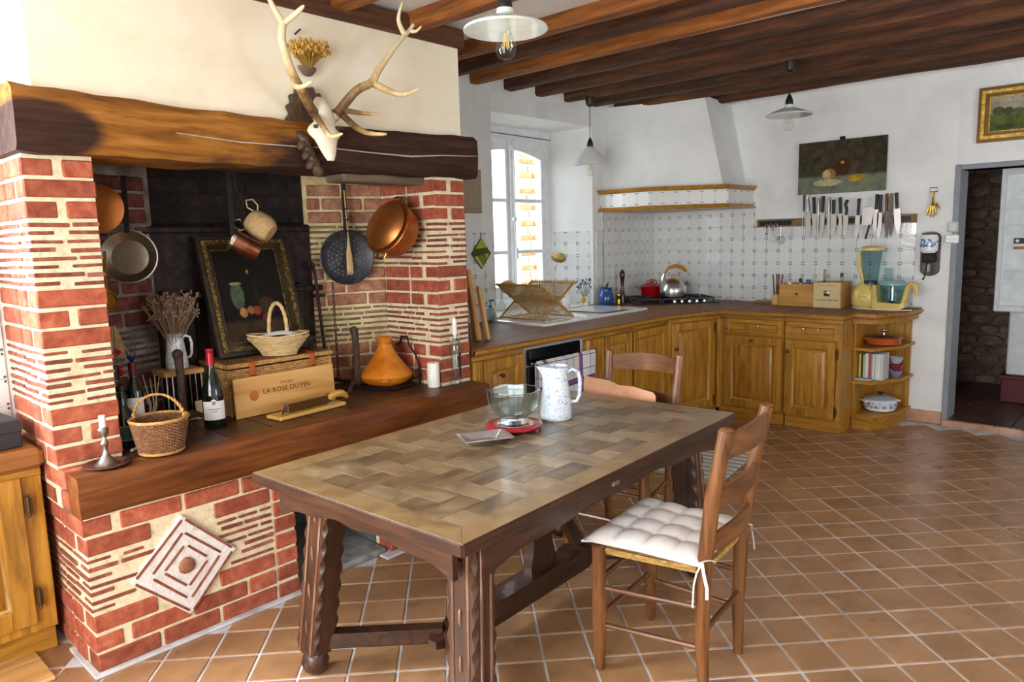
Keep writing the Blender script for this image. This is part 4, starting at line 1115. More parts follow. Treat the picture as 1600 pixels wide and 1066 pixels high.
# burgundy bottle
BURG = [(.045, 0), (.0475, .008), (.0475, .14), (.043, .175), (.028, .225), (.0165, .262), (.0145, .28), (.0145, .33), (.0165, .332), (.0165, .345), (.0145, .346)]
t = bottle('wine_bottle', 'dark burgundy wine bottle with red capsule and white label beside the hamper', (-3.08, 1.392, HZ), BURG, BOTTLE)
MB().lathe([(.0168, .275), (.0162, .30), (.0158, .33), (.0172, .332), (.0172, .348), (1e-4, .349)], 20).build('capsule', flat('red_foil', '#a01724', .3, .3), t)
a = CAM_A(-3.08, 1.39)
label_wrap(.048, .04, .122, a - 1.05, a + 1.05, PAPER, t)
MB().lathe([(.013, 0), (.013, .0008), (1e-4, .0009)], 18, RZ(math.degrees(a)) @ T(.0492, 0, .118) @ axes((1, 0, 0))).build('label_crest_paper', PAPER, t)
MB().lathe([(.009, 0), (.009, .0008), (1e-4, .0009)], 18, RZ(math.degrees(a)) @ T(.0500, 0, .116) @ axes((1, 0, 0))).build('label_crest', flat('grey_print', '#8f9396', .7), t)
for z, w in ((.088, .026), (.077, .014)): MB().rbox(.0488, .0494, -w, w, z - .0015, z + .0015, .0003, RZ(math.degrees(a))).build('printed_line', flat('grey_print', '#8f9396', .7), t)
# bottles behind the pillar
t = bottle('wine_bottle', 'wine bottle with burgundy capsule and blue foil bow behind the squat bottle', (-3.20, 1.115, HZ), WINE, BOTTLE)
MB().lathe([(.0168, .258), (.0162, .29), (.0175, .302), (.0175, .316), (1e-4, .317)], 18).build('capsule', flat('burgundy_foil', '#5e1a2c', .35, .3), t)
mb = MB()
for k in range(7): mb.tube([(0, 0, .316), (.016 * math.cos(k * .9), .016 * math.sin(k * .9), .335), (.02 * math.cos(k * .9 + .3), .02 * math.sin(k * .9 + .3), .35 + .006 * (k % 3))], [.005, .006, .001], 5, False, .3)
mb.build('foil_bow', flat('blue_foil', '#22307c', .3, .5), t)
a = CAM_A(-3.20, 1.115); label_wrap(.038, .08, .17, a - .9, a + .9, PAPER, t)
t = bottle('wine_bottle', 'wine bottle with plain white label half hidden by the brick pillar', (-3.17, 1.035, HZ), WINE, BOTTLE)
MB().lathe([(.0168, .258), (.0162, .29), (.0175, .302), (.0175, .316), (1e-4, .317)], 18).build('capsule', BLACK, t)
a = CAM_A(-3.17, 1.035); label_wrap(.038, .06, .19, a - .9, a + .9, flat('bluish_paper', '#d5dbe6', .8), t)
t = bottle('liqueur_bottle', 'squat dark green liqueur bottle with green label behind the round basket', (-3.075, 1.02, HZ), [(.043, 0), (.046, .006), (.046, .105), (.04, .135), (.02, .16), (.0165, .17), (.0165, .225), (.019, .227), (.019, .245), (.015, .246)], flat('deep_green_glass', '#0e1f14', .08, coat=.5))
a = CAM_A(-3.075, 1.02); label_wrap(.0465, .03, .092, a - .9, a + .9, flat('green_label', '#37574a', .5), t)
for z in (.033, .089): label_wrap(.0470, z - .001, z + .001, a - .88, a + .88, flat('label_line', '#b9b895', .5), t, 'label_border')
MB().lathe([(.02, .225), (.02, .25), (1e-4, .251)], 16).build('cap', BLACK, t)
# berries and dried grass hanging by the cheek
t = thing('berry_garland', 'bunch of glossy red berries hanging by the wine bottles', 'garland', (-3.20, 1.045, 1.04))
for i in range(22): MB().ball((R_.uniform(-.025, .025), R_.uniform(-.03, .03), R_.uniform(0, .1) - .02), .0095, 8).build('berry', flat('red_berry', '#b3141f', .2, coat=.5), t)
MB().tube([(0, 0, .06), (-.04, .01, .16), (-.08, .0, .26)], .002, 5).build('stem', STRAW, t)
def dry(t, n, base, spread, h, mat, r=.0012, head=.004, name='stalk', up=(0, 0, 1), heads=None):
    st = MB(); hd_ = MB(); U = Vector(up).normalized()
    for i in range(n):
        a = R_.uniform(0, 6.28); q = spread * math.sqrt(R_.random()); hh = h * R_.uniform(.6, 1)
        e1_ = Vector((1, 0, 0)) if abs(U.x) < .8 else Vector((0, 1, 0)); e1_ = (e1_ - U * e1_.dot(U)).normalized(); e2_ = U.cross(e1_)
        p0 = Vector(base) + (e1_ * math.cos(a) + e2_ * math.sin(a)) * q * .15
        p2 = Vector(base) + (e1_ * math.cos(a) + e2_ * math.sin(a)) * q + U * hh
        p1 = (p0 + p2) / 2 + U * (.08 * h)
        st.tube([p0, p1, p2], [r, r, r * .7], 4)
        for k in range(3):
            hd_.ball(tuple(p2 + Vector((R_.uniform(-1, 1), R_.uniform(-1, 1), R_.uniform(-1, 1))) * head * 2.2), head * R_.uniform(.5, 1), 6, 1.4)
    tag(st.build(name + 's', mat, t), kind='stuff'); tag(hd_.build('seed_heads', heads or mat, t), kind='stuff')
t = thing('dried_grass_bunch', 'bunch of dried grasses hanging on the sooty cheek behind the bottles', 'dried flowers', (-3.30, 1.09, 1.21))
dry(t, 26, (0, 0, .0), .06, -.16, STRAW, .0015, .004)
t = thing('dried_twigs', 'pale dried twigs standing against the cheek by the andiron', 'dried flowers', (-3.30, 1.20, HZ))
for k in range(5): MB().tube([(0, 0, 0), (R_.uniform(-.02, .02), .01 + k * .006, .1), (R_.uniform(-.02, .02), -.03 + k * .022, .22 + .02 * (k % 2))], [.006, .004, .0015], 6).build('twig', flat('pale_twig', '#b7ab90', .9), t)
# spindle rack with jug of dried flowers
t = thing('spindle_rack', 'small rack with wooden top on thin metal rods behind the andiron', 'rack', (-3.36, 1.365, HZ), 0)
MB().rbox(-.075, .075, -.09, .09, .212, .235, .004).build('top', palew('y'), t)
MB().rbox(-.075, .075, -.09, .09, .0, .012, .003).build('bottom', palew('y'), t)
for i in range(7):
    for s in (-1, 1): MB().cyl((s * .062, -.078 + i * .026, .01), (s * .062, -.078 + i * .026, .215), .0028, 6).build('rod', STEEL, t)
JUG = nodes('blue_sponge_glaze'); m_, nt, b_ = JUG
nt.links.new(ramp(nt, noise(nt, coords(nt), 60, 4, .6), ['#8fa0a8', '#c7d0d0', '#dfe4e1'], [.35, .5, .62]), b_.inputs['Base Color']); b_.inputs['Roughness'].default_value = .2
pitcher('jug', 'mottled grey glazed jug of dried flowers on the spindle rack', (-3.36, 1.365, HZ + .236), 43, .72, m_)
t = thing('dried_bouquet', 'large bouquet of dry pinkish brown heather in the mottled jug', 'dried flowers', (-3.36, 1.365, HZ + .30))
dry(t, 210, (0, 0, .02), .115, .26, tex('dry_heather', ['#6d5444', '#8f7460', '#b09178'], 20, rough=.95, bump=.2), .0012, .0045)
t = thing('small_card', 'cream card propped on the hearth behind the andiron', 'card', (-3.28, 1.42, HZ))
for dy in (0, .06): MB().rbox(-.003, .003, dy - .02, dy + .03, 0, .085, .001, RYm(-8)).build('leaf', flat('cream_card', '#cbb98c', .8), t)
# andirons
def andiron(label, loc, rot):
    t = thing('andiron', label, 'andiron', loc, rot, 'wrought iron andirons')
    MB().tube([(0, 0, .03), (0, .0, .1), (.004, 0, .2), (0, 0, .29), (-.006, 0, .315)], [.022, .018, .017, .019, .022], 10).ball((-.006, 0, .32), .024, 10).build('standard', RUST, t)
    MB().tube([(.03, -.09, .0), (.035, -.08, .03), (.02, -.05, .045), (0, 0, .035), (.02, .05, .045), (.035, .08, .03), (.03, .09, .0)], [.012, .011, .013, .016, .013, .011, .012], 8).build('foot', RUST, t)
    MB().tube([(0, 0, .04), (-.1, 0, .035), (-.22, 0, .035), (-.225, 0, .0)], .011, 8).build('log_bar', RUST, t)
    return t
andiron('rusty wrought iron andiron standing between the jug and the red-capped bottle', (-3.225, 1.318, HZ), 0)
andiron('rusty wrought iron andiron standing beside the orange tagine', (-3.24, 2.262, HZ), 6)
# candlestick and dish
t = thing('candlestick', 'pewter candlestick on a wide saucer foot with a short white candle stub', 'candlestick', (-2.848, .872, HZ))
MB().lathe([(1e-4, 0), (.05, 0), (.078, .008), (.079, .011), (.05, .005), (.036, .01), (.02, .03), (.010, .046), (.009, .07), (.014, .084), (.009, .093), (.008, .11), (.017, .12), (.019, .136), (.014, .145), (1e-4, .145)], 32).build('stick', PEWTER, t)
MB().lathe([(.0115, .144), (.0115, .188), (1e-4, .19)], 16).build('candle', WAX, t)
t = tag(MB().cyl((-2.965, 1.0, HZ + .006), (-3.0, 1.06, HZ + .006), .0055, 10).build('taper_candle', WAX), 'thin white candle lying on the hearth before the bottles', 'candle')
# round brown basket with a hoop handle
t = thing('round_basket', 'round brown wicker basket with a braided hoop handle at the hearth edge', 'basket', M=T(-2.862, 1.075, HZ) @ RZ(43))
pf = [(.074 + .026 * (j / 21) ** .8, .006 + j * .0059) for j in range(22)]
tag(weave(pf, 52, .0034).build('woven_wall', WICKB, t), kind=None)
MB().lathe([(1e-4, .004), (.074, .004), (.076, .008), (1e-4, .009)], 24).build('bottom', WICKB, t)
MB().tube([((.101 + .003 * (i % 2)) * math.cos(math.tau * i / 44), (.101 + .003 * (i % 2)) * math.sin(math.tau * i / 44), .137) for i in range(44)], .0065, 6, True).build('rim', WICK, t)
MB().tube([(.079 * math.cos(math.tau * i / 36), .079 * math.sin(math.tau * i / 36), .01) for i in range(36)], .0055, 6, True).build('foot_braid', WICK, t)
mb = MB()
for s in (0, math.pi):
    mb.tube([(.1 * math.cos(a) + .004 * math.cos(a * 22 + s), .004 * math.sin(a * 22 + s), .125 + .105 * math.sin(a)) for a in [math.pi * i / 36 for i in range(37)]], .0042, 6)
mb.build('handle', WICK, t)
# hamper
t = thing('picnic_hamper', 'rectangular wicker hamper with leather straps behind the wine crate board', 'hamper', M=T(-3.31, 1.785, HZ) @ Matrix.Diagonal((1, 1, 1.1, 1)))
hx, hy, hh = .135, .27, .2
wv = MB()
for j in range(20):
    z = .008 + j * .0098
    for (ax, ay, bx_, by) in ((hx, -hy, hx, hy), (-hx, -hy, hx, -hy), (hx, hy, -hx, hy), (-hx, hy, -hx, -hy)):
        n = max(6, int(math.hypot(bx_ - ax, by - ay) / .022)); nx, ny = (by - ay), -(bx_ - ax); L = math.hypot(nx, ny); nx /= L; ny /= L
        wv.tube([(ax + (bx_ - ax) * i / n + nx * .003 * (1 if (i + j) % 2 else -1), ay + (by - ay) * i / n + ny * .003 * (1 if (i + j) % 2 else -1), z) for i in range(n + 1)], .0048, 5)
wv.build('woven_wall', WICK, t)
MB().rbox(-hx + .006, hx - .006, -hy + .006, hy - .006, 0, .19, .004).build('lining', WICKB, t)
for sx in (-1, 1):
    for sy in (-1, 1): MB().cyl((sx * hx, sy * hy, 0), (sx * hx, sy * hy, .2), .008, 8).build('corner_stake', WICK, t)
lid = MB()
for i in range(52): lid.cyl((-hx - .004, -hy + .005 + i * .0104, .222), (hx + .004, -hy + .005 + i * .0104, .222), .0056, 6)
lid.build('lid', WICKB, t)
MB().tube([(hx + .006, -hy - .006, .215), (hx + .006, hy + .006, .215), (-hx - .006, hy + .006, .215), (-hx - .006, -hy - .006, .215)], .0095, 8, True).build('lid_rim', WICK, t)
LEA = flat('tan_leather', '#a85420', .5)
for yy in (-.16, .16):
    MB().tube([(.07, yy, .231), (.125, yy, .232), (.15, yy, .222), (.152, yy, .19), (.146, yy, .15)], .014, 6, False, .14).build('strap', LEA, t)
    MB().rbox(.152, .158, yy - .016, yy + .016, .165, .172, .002).build('buckle', BRASS, t)
MB().tube([(-.05, -hy - .008, .14), (-.05, -hy - .03, .12), (.0, -hy - .035, .09), (.05, -hy - .03, .12), (.05, -hy - .008, .14)], .005, 6).build('side_handle', WICK, t)
# wine crate board
t = thing('wine_crate_board', 'pine wine crate board with printed lettering leaning on the hamper', 'board', M=T(-3.125, 1.775, HZ) @ RYm(-3))
BD = wood('pine_board', 'y', ['#b5803f', '#cf9c58', '#d9ab6b'], .6, .02, 2.2, .08)
MB().rbox(-.006, .006, -.265, .265, 0, .185, .002).build('board', BD, t)
INK = flat('faded_ink', '#5b3d1e', .8)
text_mesh('lettering', 'LA ROSE DU PIN', .034, INK, t, T(.0062, .0, .105) @ MLF)
text_mesh('lettering', 'CHATEAU', .016, INK, t, T(.0062, .0, .135) @ MLF)
MB().ball((.005, -.17, .095), .03, 12, .06, axes((1, 0, 0))).build('knot_stain', flat('orange_knot', '#b06a22', .6), t)
# bread slicer
d = Vector((-2.945 + 2.905, 1.955 - 1.59)); ang = math.degrees(math.atan2(d.y, d.x))
t = thing('bread_slicer', 'wooden bread slicer with hinged knife and pale handle before the crate board', 'bread slicer', M=T(-2.995, 1.80, HZ) @ RZ(ang))
SL = wood('beech', 'x', ['#b98a3a', '#d0a353', '#ddb567'], .45, .05, 3, .05)
MB().rbox(-.19, .19, -.055, .055, 0, .018, .004).build('board', SL, t)
MB().rbox(-.125, .105, -.004, .004, .02, .062, .002, T(0, -.02, 0)).build('blade', flat('brown_blade', '#6b4a28', .3, .6), t)
for x in (-.13, .11): MB().prism([(-.022, 0), (.022, 0), (.01, .05), (-.006, .055)], .01, T(x, -.012, .018) @ RXm(90)).build('bracket', CHROME, t)
MB().tube([(.115, -.02, .05), (.15, -.02, .062), (.19, -.02, .058), (.22, -.02, .04), (.225, -.02, .028)], [.014, .019, .018, .013, .008], 10).build('handle', SL, t)
# oval basket with napkin on the hamper
t = thing('oval_basket', 'pale oval wicker basket with tall looped handle standing on the hamper', 'basket', M=T(-3.215, 1.80, HZ + .2525) @ RZ(60))
pf = [(.075 + .065 * (j / 10) ** 1.2, .006 + j * .0085) for j in range(11)]
weave(pf, 44, .0048, 1, .55).build('woven_wall', STRAW, t)
MB().lathe([(1e-4, .003), (.075, .003), (.075, .008), (1e-4, .009)], 24, None, 1, .55).build('bottom', STRAW, t)
MB().tube([(.142 * math.cos(math.tau * i / 40), .08 * math.sin(math.tau * i / 40), .094 + .014 * abs(math.cos(math.tau * i / 40))) for i in range(40)], .006, 6, True).build('rim', STRAW, t)
MB().tube([(.042 * math.cos(a), .01 * math.sin(5 * a), .085 + .17 * math.sin(a) ** .7) for a in [math.pi * i / 24 for i in range(25)]], [.008 + .002 * (i % 2) for i in range(25)], 8, False, 1).build('handle', STRAW, t)
nk = thing('napkin', 'folded white paper napkin lying in the oval basket', 'napkin', M=T(-3.215, 1.80, HZ + .335) @ RZ(60))
sheet(lambda u, v: (-.09 + .2 * u, -.035 + .07 * v, .012 + .022 * math.sin(u * 3.1) - .02 * abs(v - .5)), 10, 6, .003).build('fold', PAPER, nk)
t = thing('glass_dish', 'small cut glass footed dish on the far end of the hamper', 'dish', (-3.25, 2.015, HZ + .2525))
MB().lathe([(1e-4, 0), (.022, 0), (.02, .006), (.008, .012), (.008, .022), (.03, .034), (.042, .05), (.045, .06), (.042, .06), (.028, .04), (1e-4, .028)], 12).build('bowl', GLASS, t, 15)
# framed still life leaning on the fireback
def still_life(name, bg, floor_, split, blobs, seed=1):
    """flat painting: dark ground, lighter table below split, soft round shapes (x, y, rx, ry, colour)"""
    m, nt, b = nodes(name)
    tc = N(nt, 'ShaderNodeTexCoord'); sp = N(nt, 'ShaderNodeSeparateXYZ'); nt.links.new(tc.outputs['Object'], sp.inputs[0])
    nz = noise(nt, tc.outputs['Object'], 14, 5, .6); nz2 = noise(nt, tc.outputs['Object'], 40, 3, .6)
    col = ramp(nt, nz, bg, [.35, .65])
    def mix(f, a, c):
        mx = N(nt, 'ShaderNodeMix', data_type='RGBA'); nt.links.new(f, mx.inputs[0]); nt.links.new(a, mx.inputs[6]); nt.links.new(c, mx.inputs[7]); return mx.outputs[2]
    k = N(nt, 'ShaderNodeMapRange'); k.inputs[1].default_value = split + .012; k.inputs[2].default_value = split - .012; nt.links.new(sp.outputs[1], k.inputs[0])
    col = mix(k.outputs[0], col, ramp(nt, nz, floor_, [.35, .65]))
    for x, yy, rx, ry, c in blobs:
        su = N(nt, 'ShaderNodeVectorMath', operation='SUBTRACT'); su.inputs[1].default_value = (x, yy, 0); nt.links.new(tc.outputs['Object'], su.inputs[0])
        mu = N(nt, 'ShaderNodeVectorMath', operation='MULTIPLY'); mu.inputs[1].default_value = (1 / rx, 1 / ry, 0); nt.links.new(su.outputs[0], mu.inputs[0])
        ln_ = N(nt, 'ShaderNodeVectorMath', operation='LENGTH'); nt.links.new(mu.outputs[0], ln_.inputs[0])
        mr = N(nt, 'ShaderNodeMapRange'); mr.inputs[1].default_value = 1.05; mr.inputs[2].default_value = .82; nt.links.new(ln_.outputs['Value'], mr.inputs[0])
        cc = lin(c); c0 = tuple(v * .6 for v in cc[:3]) + (1,)
        col = mix(mr.outputs[0], col, ramp(nt, nz2, [c0, cc], [.35, .6]))
    nt.links.new(col, b.inputs['Base Color']); b.inputs['Roughness'].default_value = .7; b.inputs['Specular IOR Level'].default_value = .2
    bumpn(nt, b, nz2, .15, .002)
    return m
def framed(name, label, M, w, h, fw, canvas, outer, gilt, bead):
    t = thing(name, label, 'painting', M=M)
    for k, (a, b, z0, z1, mt) in enumerate(((0, fw * .3, 0, .03, outer), (fw * .3, fw * .6, 0, .04, gilt), (fw * .6, fw * .9, 0, .024, outer), (fw * .9, fw, 0, .016, bead))):
        for s in range(4):
            L = (w if s % 2 == 0 else h) / 2; D = (h if s % 2 == 0 else w) / 2
            MB().prism([(-L + a, -D + a), (L - a, -D + a), (L - b, -D + b), (-L + b, -D + b)], z1, RZ(90 * s) @ T(0, 0, 0)).build(('outer_moulding', 'gilt_moulding', 'inner_moulding', 'gilt_slip')[k], mt, t)
    MB().box(-w / 2 + fw * .8, w / 2 - fw * .8, -h / 2 + fw * .8, h / 2 - fw * .8, .004, .008).build('canvas', canvas, t)
    return t
cv = still_life('still_life_jar', ['#0c0907', '#1a130d'], ['#2e2116', '#463524'], -.13, [(-.075, .0, .036, .07, '#4b5a44'), (-.075, .062, .032, .009, '#8b8a63'), (-.06, -.085, .022, .026, '#a8794a'), (-.02, -.075, .02, .022, '#9a6a3a'), (.012, -.08, .024, .024, '#8a3a22'), (.07, -.06, .045, .05, '#3a2a1c'), (.055, -.12, .026, .024, '#6d2c20'), (.0, .12, .008, .012, '#8a6a2a'), (.025, .02, .014, .06, '#16211c')])
p0 = Vector((-3.325, 1.775, HZ + .2552)); lean = math.degrees(math.atan2(.165, .57))
Mp = T(*p0) @ RYm(-lean) @ RXm(0) @ Matrix(((0, 0, 1, 0), (1, 0, 0, 0), (0, 1, 0, 0), (0, 0, 0, 1))) @ T(0, .297, 0)
DGOLD = tex('dark_carved_gilt', ['#1f160a', '#5e4a1e', '#b09250'], 60, (1, 1, 1), .4, .5, .8, 110)
EB = wood('ebonised_frame', 'x', ['#17120d', '#2a2119', '#3f3428'], .35, .05, 3, .1)
framed('framed_still_life', 'dark still life of a green jar and fruit in a carved gilt and black frame', Mp, .47, .594, .068, cv, EB, DGOLD, DGOLD)
# tagine on its plate
TG = tex('orange_glaze', ['#a85a10', '#c87617', '#d88a2a'], 5, (1, 1, 1), .25, 0, .05, 20, 0, 4, None, .4, .4)
t = thing('tagine', 'orange glazed conical tagine on a black iron plate in the hearth corner', 'tagine', (-3.185, 2.415, HZ))
MB().lathe([(1e-4, 0), (.14, 0), (.145, .008), (.135, .014), (1e-4, .014)], 32).build('iron_plate', IRON, t)
MB().lathe([(1e-4, .014), (.10, .014), (.128, .03), (.143, .05), (.146, .058), (.138, .06), (1e-4, .05)], 36).build('dish', TG, t)
MB().lathe([(.142, .058), (.146, .064), (.138, .08), (.112, .11), (.082, .15), (.056, .19), (.038, .225), (.036, .235), (.042, .245), (.043, .268), (.037, .274), (.028, .266), (1e-4, .262)], 36).build('conical_lid', TG, t)
MB().rbox(.13, .165, -.02, .02, .045, .062, .006, RZ(-40)).build('dish_handle', TG, t)
t = thing('iron_trivet', 'black wrought iron hoop trivet standing behind the tagine', 'trivet', (-3.20, 2.545, HZ))
MB().tube([(.12, .02, 0), (.12, .02, .09), (.10, .015, .16), (.06, 0, .22), (.05, 0, .26), (.0, 0, .26), (-.015, 0, .22), (-.05, 0, .21)], .006, 8).build('hoop', IRON, t)
MB().tube([(.12, .02, .04), (.05, -.02, .012), (-.05, -.02, .01)], .005, 6).tube([(.135, -.01, 0), (.135, -.01, .08), (.12, .02, .09)], .005, 6).build('leg', IRON, t)
t = thing('pillar_candle', 'thick white pillar candle on the hearth in front of the brick pier', 'candle', (-2.945, 2.55, HZ))
MB().lathe([(1e-4, 0), (.032, 0), (.033, .003), (.033, .13), (.031, .134), (.02, .13), (1e-4, .128)], 28).build('wax', WAX, t)
MB().cyl((0, 0, .127), (0, 0, .137), .0012, 5).build('wick', BLACK, t)
t = thing('glass_bottle', 'tall clear glass bottle with white stopper at the end of the hearth', 'bottle', (-2.862, 2.64, HZ))
MB().lathe([(1e-4, 0), (.031, 0), (.033, .004), (.033, .028), (.027, .034), (.026, .06), (.028, .15), (.033, .19), (.034, .215), (.026, .245), (.012, .262), (.011, .275), (.009, .275), (.01, .262), (.024, .242), (.03, .21), (.024, .15), (.022, .06), (1e-4, .04)], 16).build('glass_body', thin('cut_glass', '#eef4f4', .9), t, 30)
MB().lathe([(.0085, .262), (.0085, .278), (.0125, .282), (.0115, .36), (.008, .37), (1e-4, .372)], 14).build('stopper', PAPER, t)
a = CAM_A(-2.86, 2.64); label_wrap(.0335, .055, .19, a + .55, a + .95, BLACK, t)
# fire tools and chain
t = thing('fire_poker', 'black iron poker with curled head leaning by the fireback', 'poker', (-3.40, 2.19, HZ))
MB().tube([(.0, 0, 0), (-.03, -.005, .3), (-.06, -.01, .62), (-.065, -.02, .68), (-.06, -.045, .70), (-.055, -.05, .67)], [.010, .009, .009, .012, .009, .006], 8).rbox(-.07, -.03, -.03, .03, .50, .515, .003).build('shaft', IRON, t)
t = thing('hearth_chain', 'rusty iron chain hanging beside the poker', 'chain', (-3.395, 2.245, HZ))
for i in range(16):
    z = .56 - i * .034
    mb = MB().tube([(0 if i % 2 else .007 * math.cos(a), .007 * math.cos(a) if i % 2 else 0, z + .02 * math.sin(a)) for a in [math.tau * k / 12 for k in range(12)]], .0028, 5, True); mb.build('link', RUST, t)
# pot crane with ratchet
t = thing('pot_hanger', 'sooty ratchet pot hanger hanging from the flue', 'pot hanger', (-3.36, 1.68, 1.50))
MB().rbox(-.006, .006, -.012, .012, .06, .95, .002).build('ratchet_bar', IRON, t)
MB().tube([(0, .03, .9), (0, .03, .34), (0, .035, .3), (0, .05, .285), (0, .065, .30), (0, .062, .32)], .006, 8).tube([(0, .03 + .022 * math.cos(a), .40 + .03 * math.sin(a)) for a in [math.tau * k / 14 for k in range(14)]], .005, 6, True).build('hook_rod', IRON, t)
for k in range(5): MB().tube([(0 if k % 2 else .008 * math.cos(a), .055 + (.008 * math.cos(a) if k % 2 else 0), .27 - k * .034 + .02 * math.sin(a)) for a in [math.tau * q / 12 for q in range(12)]], .003, 5, True).build('link', IRON, t)
# straw pot and copper pot hanging from it
ax = Vector((-.55, -.45, .55))
t = thing('straw_pot', 'small woven straw pot with loop handles hanging in the flue opening', 'basket', M=T(-3.30, 1.79, 1.63) @ axes(ax) @ T(0, 0, -.07))
MB().lathe([(1e-4, 0), (.045, .002), (.062, .025), (.066, .06), (.06, .10), (.048, .125), (.044, .128), (.05, .10), (.058, .06), (.05, .02), (1e-4, .012)], 28).build('body', tex('straw_weave', ['#9a7a4e', '#bf9d6c', '#d2b487'], 70, (1, 1, 4), .85, 0, .6, 140), t)
for s in (-1, 1): MB().tube([(s * .05, 0, .115), (s * .075, 0, .13), (s * .082, 0, .165), (s * .06, 0, .19), (s * .035, 0, .165), (s * .04, 0, .125)], .0035, 6).build('loop_handle', STRAW, t)
t = thing('copper_saucepan', 'small dull copper pot hanging tilted below the straw pot', 'pot', M=T(-3.26, 1.69, 1.53) @ axes((-.35, -.75, .5)) @ T(0, 0, -.065))
MB().lathe([(1e-4, 0), (.044, 0), (.046, .004), (.05, .13), (.053, .133), (.048, .133), (.044, .006), (1e-4, .005)], 28).build('body', tex('tarnished_copper', ['#5a3424', '#7d4a33', '#94614a'], 12, rough=.35, metal=.9, bump=.1), t)
MB().lathe([(.0535, .12), (.054, .135), (.047, .136), (.045, .12)], 28).build('tin_rim', STEEL, t)
# pans on the left cheek
t = thing('steel_pan', 'steel frying pan hanging on the sooty cheek behind the pillar', 'pan', M=T(-3.255, 1.165, 1.50) @ axes((.75, -.45, .12)))
MB().lathe([(1e-4, -.03), (.075, -.03), (.11, .004), (.113, .006), (.108, .006), (.072, -.024), (1e-4, -.025)], 36).build('pan', flat('worn_steel', '#97928a', .3, 1), t)
MB().rbox(.10, .34, -.011, .011, 0, .006, .002).build('handle', IRON, t)
t = thing('copper_cover', 'round brown copper cover hanging high behind the brick pillar', 'cover', M=T(-3.20, 1.045, 1.695) @ axes((.8, -.55, .1)))
MB().lathe([(1e-4, .014), (.05, .012), (.09, .002), (.098, 0), (.098, -.004), (1e-4, .008)], 36).build('dome', COPPER, t)
MB().tube([(-.03, 0, .012), (-.02, 0, .035), (.02, 0, .035), (.03, 0, .012)], .005, 6).build('handle', BRASS, t)
t = thing('brass_ladle', 'small brass ladle hanging low behind the brick pillar', 'ladle', M=T(-3.16, 1.03, 1.33) @ axes((.8, -.55, .2)))
MB().lathe([(1e-4, -.03), (.03, -.022), (.042, 0), (.04, 0), (.028, -.018), (1e-4, -.026)], 24).build('bowl', BRASS, t)
MB().rbox(.038, .2, -.006, .006, -.002, .003, .001).build('handle', BRASS, t)
# chestnut pan with straw tassel
n3 = Vector((.935, -.355, 0)); 
t = thing('chestnut_pan', 'black pierced chestnut pan with long handle hanging on the right cheek', 'pan', M=T(-3.43, 2.365, 1.455) @ axes(n3) @ T(0, 0, 0))
MB().lathe([(1e-4, 0), (.11, 0), (.148, .028), (.152, .03), (.147, .032), (.108, .006), (1e-4, .006)], 40).build('pan', tex('pan_iron', ['#29282b', '#3a3a3f', '#4c4c52'], 20, rough=.5, metal=.5, bump=.2), t)
tag(MB().build('pierced_holes', BLACK, t) if 0 else (lambda mb: mb.build('pierced_hole_rows', flat('hole_glint', '#8f9299', .6), t))((lambda mb: ([mb.lathe([(.0028, 0), (.0028, .0012), (1e-4, .0014)], 6, T(rr * math.cos(a), rr * math.sin(a), .0058)) for rr in (.03, .055, .08, .1) for a in [math.tau * k / int(rr * 260) for k in range(int(rr * 260))]], mb)[1])(MB())), kind='stuff')
MB().rbox(.14, .40, -.013, .013, .024, .031, .002).build('handle', IRON, t)
t = thing('straw_tassel', 'plaited straw tassel with dark beads hanging before the chestnut pan', 'tassel', (-3.385, 2.345, 1.39))
MB().tube([(0, 0, .43), (0, .005, .30), (0, .01, .17)], .0035, 6).build('cord', STRAW, t)
for k in range(6): MB().ball((.004 * (-1) ** k, .005 + .001 * k, .33 - k * .03), .007, 8).build('bead', flat('dark_bead', '#4a241a', .4), t)
mb = MB()
for k in range(30): a = R_.uniform(0, 6.28); mb.tube([(0, .01, .18), (.012 * math.cos(a), .01 + .014 * math.sin(a), .08), (.014 * math.cos(a), .012 + .017 * math.sin(a), R_.uniform(-.03, .01))], .0022, 4)
tag(mb.build('straw_strands', STRAW, t), kind='stuff')
# copper basins
axc = Vector((-FX.x, -FX.y, -FX.z)) * .77 + (-RX * .56 + UX * .30)
t = thing('copper_pan', 'shallow copper pan with bright centre hanging in front of the deep basin', 'pan', M=T(-3.10, 2.385, 1.625) @ axes(axc))
MB().lathe([(1e-4, .034), (.06, .03), (.105, .015), (.124, .0), (.132, -.006), (.135, -.006), (.135, -.01), (.122, -.006), (.1, .008), (1e-4, .026)], 44).build('pan', COPPER, t)
t = thing('copper_basin', 'deep hammered copper jam basin with handles hanging on the brick pier', 'basin', M=T(-3.10, 2.385, 1.625) @ axes(axc) @ T(.0, .0, -.02))
HAM = tex('hammered_copper', ['#9a5222', '#b8682e', '#c88040'], 9, (1, 1, 1), .34, .85, .5, 45)
MB().lathe([(.148, 0), (.152, -.003), (.15, -.008), (.142, -.06), (.134, -.105), (.12, -.12), (1e-4, -.122), (1e-4, -.116), (.116, -.114), (.128, -.10), (.138, -.05), (.144, -.006)], 44).build('basin', HAM, t)
for s in (-1, 1): MB().tube([(s * .148, -.03, -.02), (s * .172, -.026, -.02), (s * .178, 0, -.02), (s * .172, .026, -.02), (s * .148, .03, -.02)], .006, 8).build('handle', BRASS, t)
MB().tube([(.175, 0, -.02), (.20, 0, -.06), (.19, 0, -.12)], .004, 6).build('hook', BRASS, t)

